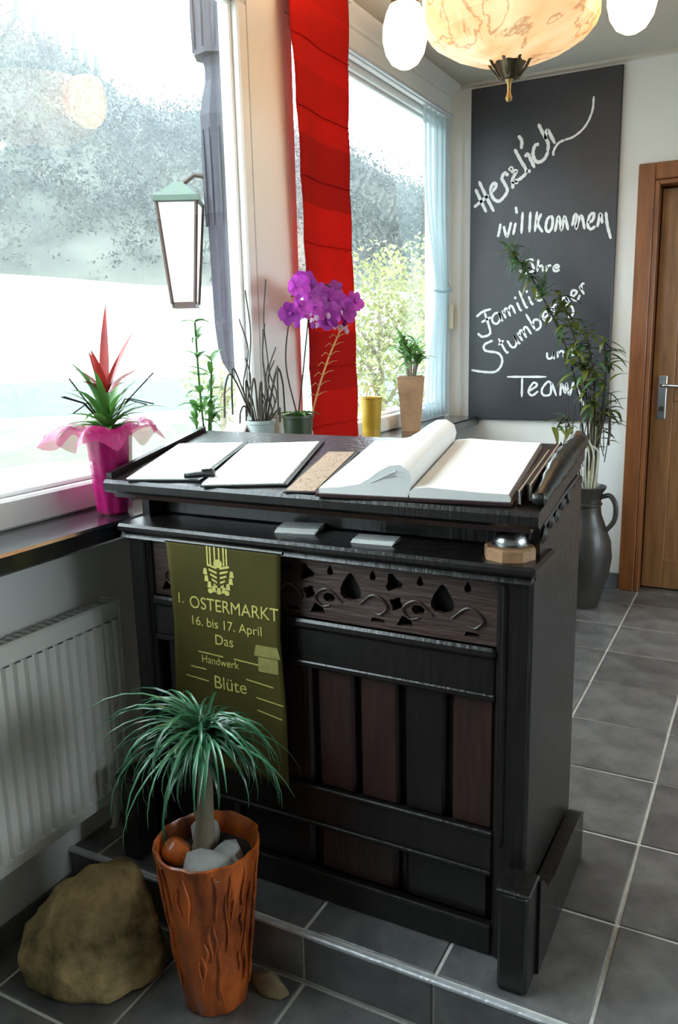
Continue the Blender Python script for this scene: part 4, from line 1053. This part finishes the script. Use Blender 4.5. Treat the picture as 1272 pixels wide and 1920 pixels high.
fin = MB().lathe([(0, 1.900), (.007, 1.902), (.010, 1.910), (.007, 1.918), (.005, 1.925), (.006, 1.945), (.011, 1.955), (.016, 1.962)], (lx, ly, 0), 14); build('finial', fin, pm('gilded_bronze', (.42, .27, .10), .4, .3, 20, metallic=.8), lp, True)
build('finial_cup', MB().lathe([(.0, 1.955), (.022, 1.957), (.028, 1.968), (.034, 1.985), (.045, 2.004), (.062, 2.018), (.066, 2.022), (.060, 2.026), (.02, 2.02)], (lx, ly, 0), 24, 'z', lambda a, z: 1+.10*math.sin(8*a), False), bronze, lp, True)
m = MB()
for k in range(8):
    a = k*math.pi/4; m.tube([(lx+.064*math.cos(a), ly+.064*math.sin(a), 2.016), (lx+.05*math.cos(a), ly+.05*math.sin(a), 1.990), (lx+.028*math.cos(a), ly+.028*math.sin(a), 1.960)], [.006, .004, .003], 5)
build('finial_leaves', m, bronze, lp, True)
for k in range(3):
    a = R(90+k*120); build('suspension_rod', MB().tube([(lx+.225*math.cos(a), ly+.225*math.sin(a), 2.205), (lx+.02*math.cos(a), ly+.02*math.sin(a), 2.45)], .004, 6), bronze, lp, True)
build('ceiling_canopy', MB().lathe([(0, 2.43), (.03, 2.432), (.055, 2.45), (.065, 2.49), (.065, 2.4995)], (lx, ly, 0), 24), bronze, lp, True)
for k, (dx, dy, dz) in enumerate(((-.292, -.03, 0), (.30, .06, .012))):
    gx_, gy_ = lx+dx, ly+dy; zc = 2.105+dz
    arm = build('globe_arm', MB().tube(smoothpts([(lx+dx*.78, ly+dy*.78, 2.208), (lx+dx*.9, ly+dy*.9, 2.235), (gx_, gy_, 2.235+dz), (gx_, gy_, 2.20+dz)], 5), .008, 8), bronze, lp, True)
    build('globe_cap', MB().lathe([(.0, .118), (.022, .116), (.036, .10), (.042, .075)], (gx_, gy_, zc), 18, cap=False), bronze, lp, True)
    build('glass_globe', MB().lathe([(0, -.085), (.018, -.082), (.038, -.070), (.054, -.045), (.062, -.012), (.061, .025), (.052, .058), (.042, .078)], (gx_, gy_, zc), 28, cap=False), globem, lp, True)

for sx in (-.07, .07):
    l = bpy.data.lights.new('bowl_bulb', 'POINT'); l.energy = 20; l.color = (1, .74, .45); l.shadow_soft_size = .03
    o = bpy.data.objects.new('bowl_bulb', l); COL.objects.link(o); o.parent = lp; o.location = (sx, 0, .25)

# ================================================================== OUTSIDE
CREST = [(-60, 4), (0, 5), (15, 7.5), (22.4, 9.3), (26.8, 11.8), (31, 13.4), (36.5, 14.3), (40.5, 14.7), (44.2, 17.2), (48, 19.0), (55, 21), (70, 20), (100, 15), (150, 8)]
def crest(d):
    for (a, e), (b, g) in zip(CREST, CREST[1:]):
        if a <= d <= b: return e+(g-e)*(d-a)/(b-a)
    return 4
def ground(d, r):
    """height of the valley side at azimuth d (degrees left of +y) and distance r"""
    H = 1.28+300*math.tan(R(crest(d)))
    if r < 108: return -3
    if r < 150: t = (r-108)/42; return -3+14.5*t*t*(3-2*t)*(.6+.4*min(1, H/110))
    b = -3+14.5*(.6+.4*min(1, H/110)); t = (r-150)/150
    if t <= 1: return b+(H-b)*(t**.9)
    return H-(r-300)*.25
def ring_mesh(r0, r1, nr, d0, d1, nd, fn):
    m = MB()
    def f(u, v):
        d = d0+(d1-d0)*u; r = r0+(r1-r0)*v; a = R(d); return (-math.sin(a)*r, math.cos(a)*r, fn(d, r))
    return m.grid(f, nd, nr)
gravel = pm('pale_gravel', (.20, .20, .19), .95, .1, .6); grassm = pm('spring_grass', (.055, .082, .036), .9, .25, .4)
meadow = pm('pale_meadow', (.22, .23, .20), .95, .15, .06, base2=(.28, .28, .25)); forestm = pm('bare_hillside', (.028, .030, .024), .95, .4, .05, base2=(.055, .055, .04))
riverm = pm('green_river', (.048, .085, .080), .5, .2, .3, .15, .8, spec=.15)
def outs(nm, mb, mat, label, cat): return struct(build(nm, mb, mat, smooth=True), label, cat)
outs('ground', ring_mesh(.01, 31, 6, 0, 360, 60, lambda d, r: -3.0), gravel, 'pale gravel yard outside the windows', 'ground')
outs('ground', ring_mesh(31, 46, 3, 0, 360, 60, lambda d, r: -3.0+.2*math.sin(d*.3)), grassm, 'green grass bank by the river', 'ground')
outs('ground', ring_mesh(46, 54, 2, 0, 360, 60, lambda d, r: -3.0), gravel, 'pale riverside path', 'ground')
outs('river', ring_mesh(54, 110, 4, 0, 360, 60, lambda d, r: -3.15), riverm, 'pale green river crossing the valley', 'river')
outs('far_bank', ring_mesh(108, 152, 8, -60, 150, 110, ground), meadow, 'bright pale meadow at the foot of the hill', 'ground')
def rough(d, r): return ground(d, r)+2.5*noise.noise(Vector((d*.35, r*.05, 0)))*min(1, (r-150)/30)
outs('hill', ring_mesh(150, 420, 40, -60, 150, 160, rough), forestm, 'steep hazy wooded hillside across the valley', 'hill')
# woods on the hillside (uncountable) and single conifers on the ridge
treem = pm('hazy_tree_crown', (.022, .026, .022), .9, .45, .035, base2=(.060, .062, .046), transl=.2)
q = random.Random(41); m = MB()
bm0 = bmesh.new(); bmesh.ops.create_icosphere(bm0, subdivisions=1, radius=1); bm0.verts.index_update()
IV = [v.co.copy() for v in bm0.verts]; IF = [[v.index for v in f.verts] for f in bm0.faces]; bm0.free()
for k in range(5200):
    d = q.uniform(5, 72); r = 152+146*q.random()**.9; s = q.uniform(1.3, 2.9); h = s*q.uniform(1.0, 1.7); a = R(d)
    if r < 172 and q.random() < .5: continue
    if r > 284 and 41 < d < 50: continue
    c = Vector((-math.sin(a)*r, math.cos(a)*r, rough(d, r)+h*.8))
    for j in range(34):                                   # loose crown of small leaf sprays
        v = Vector((q.gauss(0, .55), q.gauss(0, .55), q.gauss(0, .55))); e = .26*s
        p0 = Vector((c.x+v.x*s, c.y+v.y*s, c.z+v.z*h)); m.v += [tuple(p0+Vector((q.uniform(-e, e), q.uniform(-e, e), q.uniform(-e, e)))) for _ in range(3)]
        n_ = len(m.v); m.f.append((n_-3, n_-2, n_-1))
tag(build('hillside_woods', m, treem), 'bare brownish woods covering the hillside', 'woods', kind='stuff')
conm = pm('dark_conifer', (.035, .055, .040), .9, .3, .3)
for k in range(9):
    d = 48.3-k*.62-(k//3)*.35; r = 296; a = R(d); h = q.uniform(7, 10); b = Vector((-math.sin(a)*r, math.cos(a)*r, rough(d, r)-1))
    t = thing('ridge_conifer', b, 'dark conifer in the row along the hill ridge', 'tree', 'conifers on the ridge')
    build('crown', MB().lathe([(0, 1), (h*.15, 1.2), (h*.10, h*.4), (h*.12, h*.42), (h*.06, h*.7), (h*.07, h*.72), (0, h)], b, 9, cap=False), conm, t)
    build('trunk', MB().tube([b, b+Vector((0, 0, 1.5))], .35, 6), barkm, t)
# garden trees seen through the far window
gl = pm('spring_foliage', (.20, .22, .09), .7, .35, 1.5, transl=.4, base2=(.30, .30, .14))
def tree(nm, d, r, h, wd, n, label, seed):
    a = R(d); b = Vector((-math.sin(a)*r, math.cos(a)*r, -3)); t = thing(nm, b, label, 'tree', 'garden trees'); q = random.Random(seed)
    build('trunk', MB().tube([b, b+Vector((.1, 0, h*.35)), b+Vector((0, .1, h*.75))], [.16, .11, .05], 8), barkm, t, True)
    for k in range(6):
        an = q.uniform(0, 6.28); z = h*q.uniform(.3, .6); build('branch', MB().tube([b+Vector((0, 0, z)), b+Vector((math.cos(an)*wd*.7, math.sin(an)*wd*.7, z+h*.25))], [.06, .02], 6), barkm, t, True)
    m = MB()
    for k in range(n):
        v = Vector((q.gauss(0, 1), q.gauss(0, 1), q.gauss(0, 1))).normalized()*(q.random()**.4)
        c = b+Vector((v.x*wd, v.y*wd, h*.62+v.z*h*.38)); s = q.uniform(.06, .14)
        u = Vector((q.uniform(-1, 1), q.uniform(-1, 1), q.uniform(-1, 1))).normalized(); w_ = u.cross(Vector((0, 0, 1))).normalized()
        m.add([c-u*s, c+w_*s*.6, c+u*s, c-w_*s*.6], [(0, 1, 2, 3)])
    o = build('foliage', m, gl, t); o['kind'] = 'stuff'
tree('garden_tree', 25.0, 24, 7.0, 1.9, 3200, 'light green garden tree nearest the red curtain', 1)
tree('garden_tree', 21.3, 30, 8.0, 2.0, 3200, 'slim light green garden tree behind the sheer curtain', 2)
tree('garden_tree', 36.0, 34, 3.8, 1.6, 900, 'low bushy garden tree behind the hanging lantern', 3)

# carved post hanging from the eaves, with its lantern
weath = pm('weathered_grey_wood', (.034, .031, .042), .7, .25, 6, .3, 14, stretch=(6, 6, .7))
px, py = -2.06, 2.93
ev = tag(build('eaves_beam', MB().cbox(px-.08, px+.08, .8, 5.0, 2.78, 2.95, .01), weath), 'grey timber beam under the eaves outside the window', 'beam')
hp_ = thing('carved_timber_post', (px, py, 1.15), 'weathered grey carved timber post hanging outside the large window', 'post')
prof = [(1.13, .004), (1.20, .030), (1.26, .040), (1.36, .046), (2.05, .052), (2.17, .056), (2.24, .048), (2.30, .037), (2.35, .037), (2.385, .044), (2.39, .064), (2.66, .066), (2.78, .068)]
m = MB(); ang = R(28)
for z, s in prof:
    for k in range(8):
        a = ang+R(45*k+22.5); rr = s*1.5; m.v.append((px+rr*math.cos(a), py+rr*math.sin(a), z))
n = len(prof); m.f = [(i*8+k, i*8+(k+1) % 8, i*8+8+(k+1) % 8, i*8+8+k) for i in range(n-1) for k in range(8)]+[tuple(range(8))[::-1], tuple((n-1)*8+k for k in range(8))]
build('shaft', m, weath, hp_)
for zlo, zhi, s in ((2.41, 2.64, .066), (1.75, 2.12, .054)):
    for k in range(12):
        a = ang+R(30*k); rr = s*1.46; build('flute', MB().tube([(px+rr*math.cos(a), py+rr*math.sin(a), zlo), (px+rr*math.cos(a), py+rr*math.sin(a), (zlo+zhi)/2), (px+rr*math.cos(a), py+rr*math.sin(a), zhi)], [.003, .007, .003], 5), weath, hp_, True)
qx, qy = px-.165, py-.085
la = thing('lantern', (qx, qy, 1.42), 'white glass lantern with green roof on the carved timber post', 'lantern')
opal = pm('opal_lantern_glass', (.88, .88, .86), .3, .03, 5, transl=.5); copper = pm('green_copper', (.030, .055, .034), .6, .3, 12); lbrown = pm('brown_iron', (.035, .015, .008), .6, .3, 15)
def frus(nm, r0, z0, r1, z1, mat, rot=28):
    m = MB()
    for r, z in ((r0, z0), (r1, z1)):
        for k in range(4): a = R(rot+45+90*k); m.v.append((qx+r*math.cos(a), qy+r*math.sin(a), z))
    m.f = [(0, 1, 5, 4), (1, 2, 6, 5), (2, 3, 7, 6), (3, 0, 4, 7), (3, 2, 1, 0), (4, 5, 6, 7)]; return build(nm, m, mat, la)
frus('glass_body', .065, 1.45, .112, 1.84, opal); frus('roof', .135, 1.845, .128, 1.865, copper); frus('roof_peak', .125, 1.866, .02, 1.93, copper); frus('base_plate', .07, 1.425, .068, 1.449, lbrown)
for k in range(4):
    a = R(28+45+90*k); build('glazing_bar', MB().tube([(qx+.067*math.cos(a), qy+.067*math.sin(a), 1.44), (qx+.115*math.cos(a), qy+.115*math.sin(a), 1.845)], .008, 5), lbrown, la, True)
build('bracket', MB().tube([(qx+.02, qy+.01, 1.925), (qx+.06, qy+.03, 1.955), (px-.045, py-.022, 1.94), (px-.03, py-.015, 1.90)], .010, 6), lbrown, la, True)

# valley haze: thin real air between the river and the hill
hz = bpy.data.materials.new('valley_haze'); hz.use_nodes = True; nt = hz.node_tree
nt.nodes.remove(nt.nodes['Principled BSDF']); vs_ = _n(nt, 'ShaderNodeVolumeScatter'); vs_.inputs['Color'].default_value = (.80, .90, 1.0, 1); vs_.inputs['Density'].default_value = .0006; vs_.inputs['Anisotropy'].default_value = .2
nt.links.new(vs_.outputs[0], nt.nodes['Material Output'].inputs['Volume'])
m = MB().box(-430, -40, 20, 430, -6, 140)
o = struct(build('haze', m, hz), 'thin bluish haze filling the valley', 'haze'); o['kind'] = 'stuff'
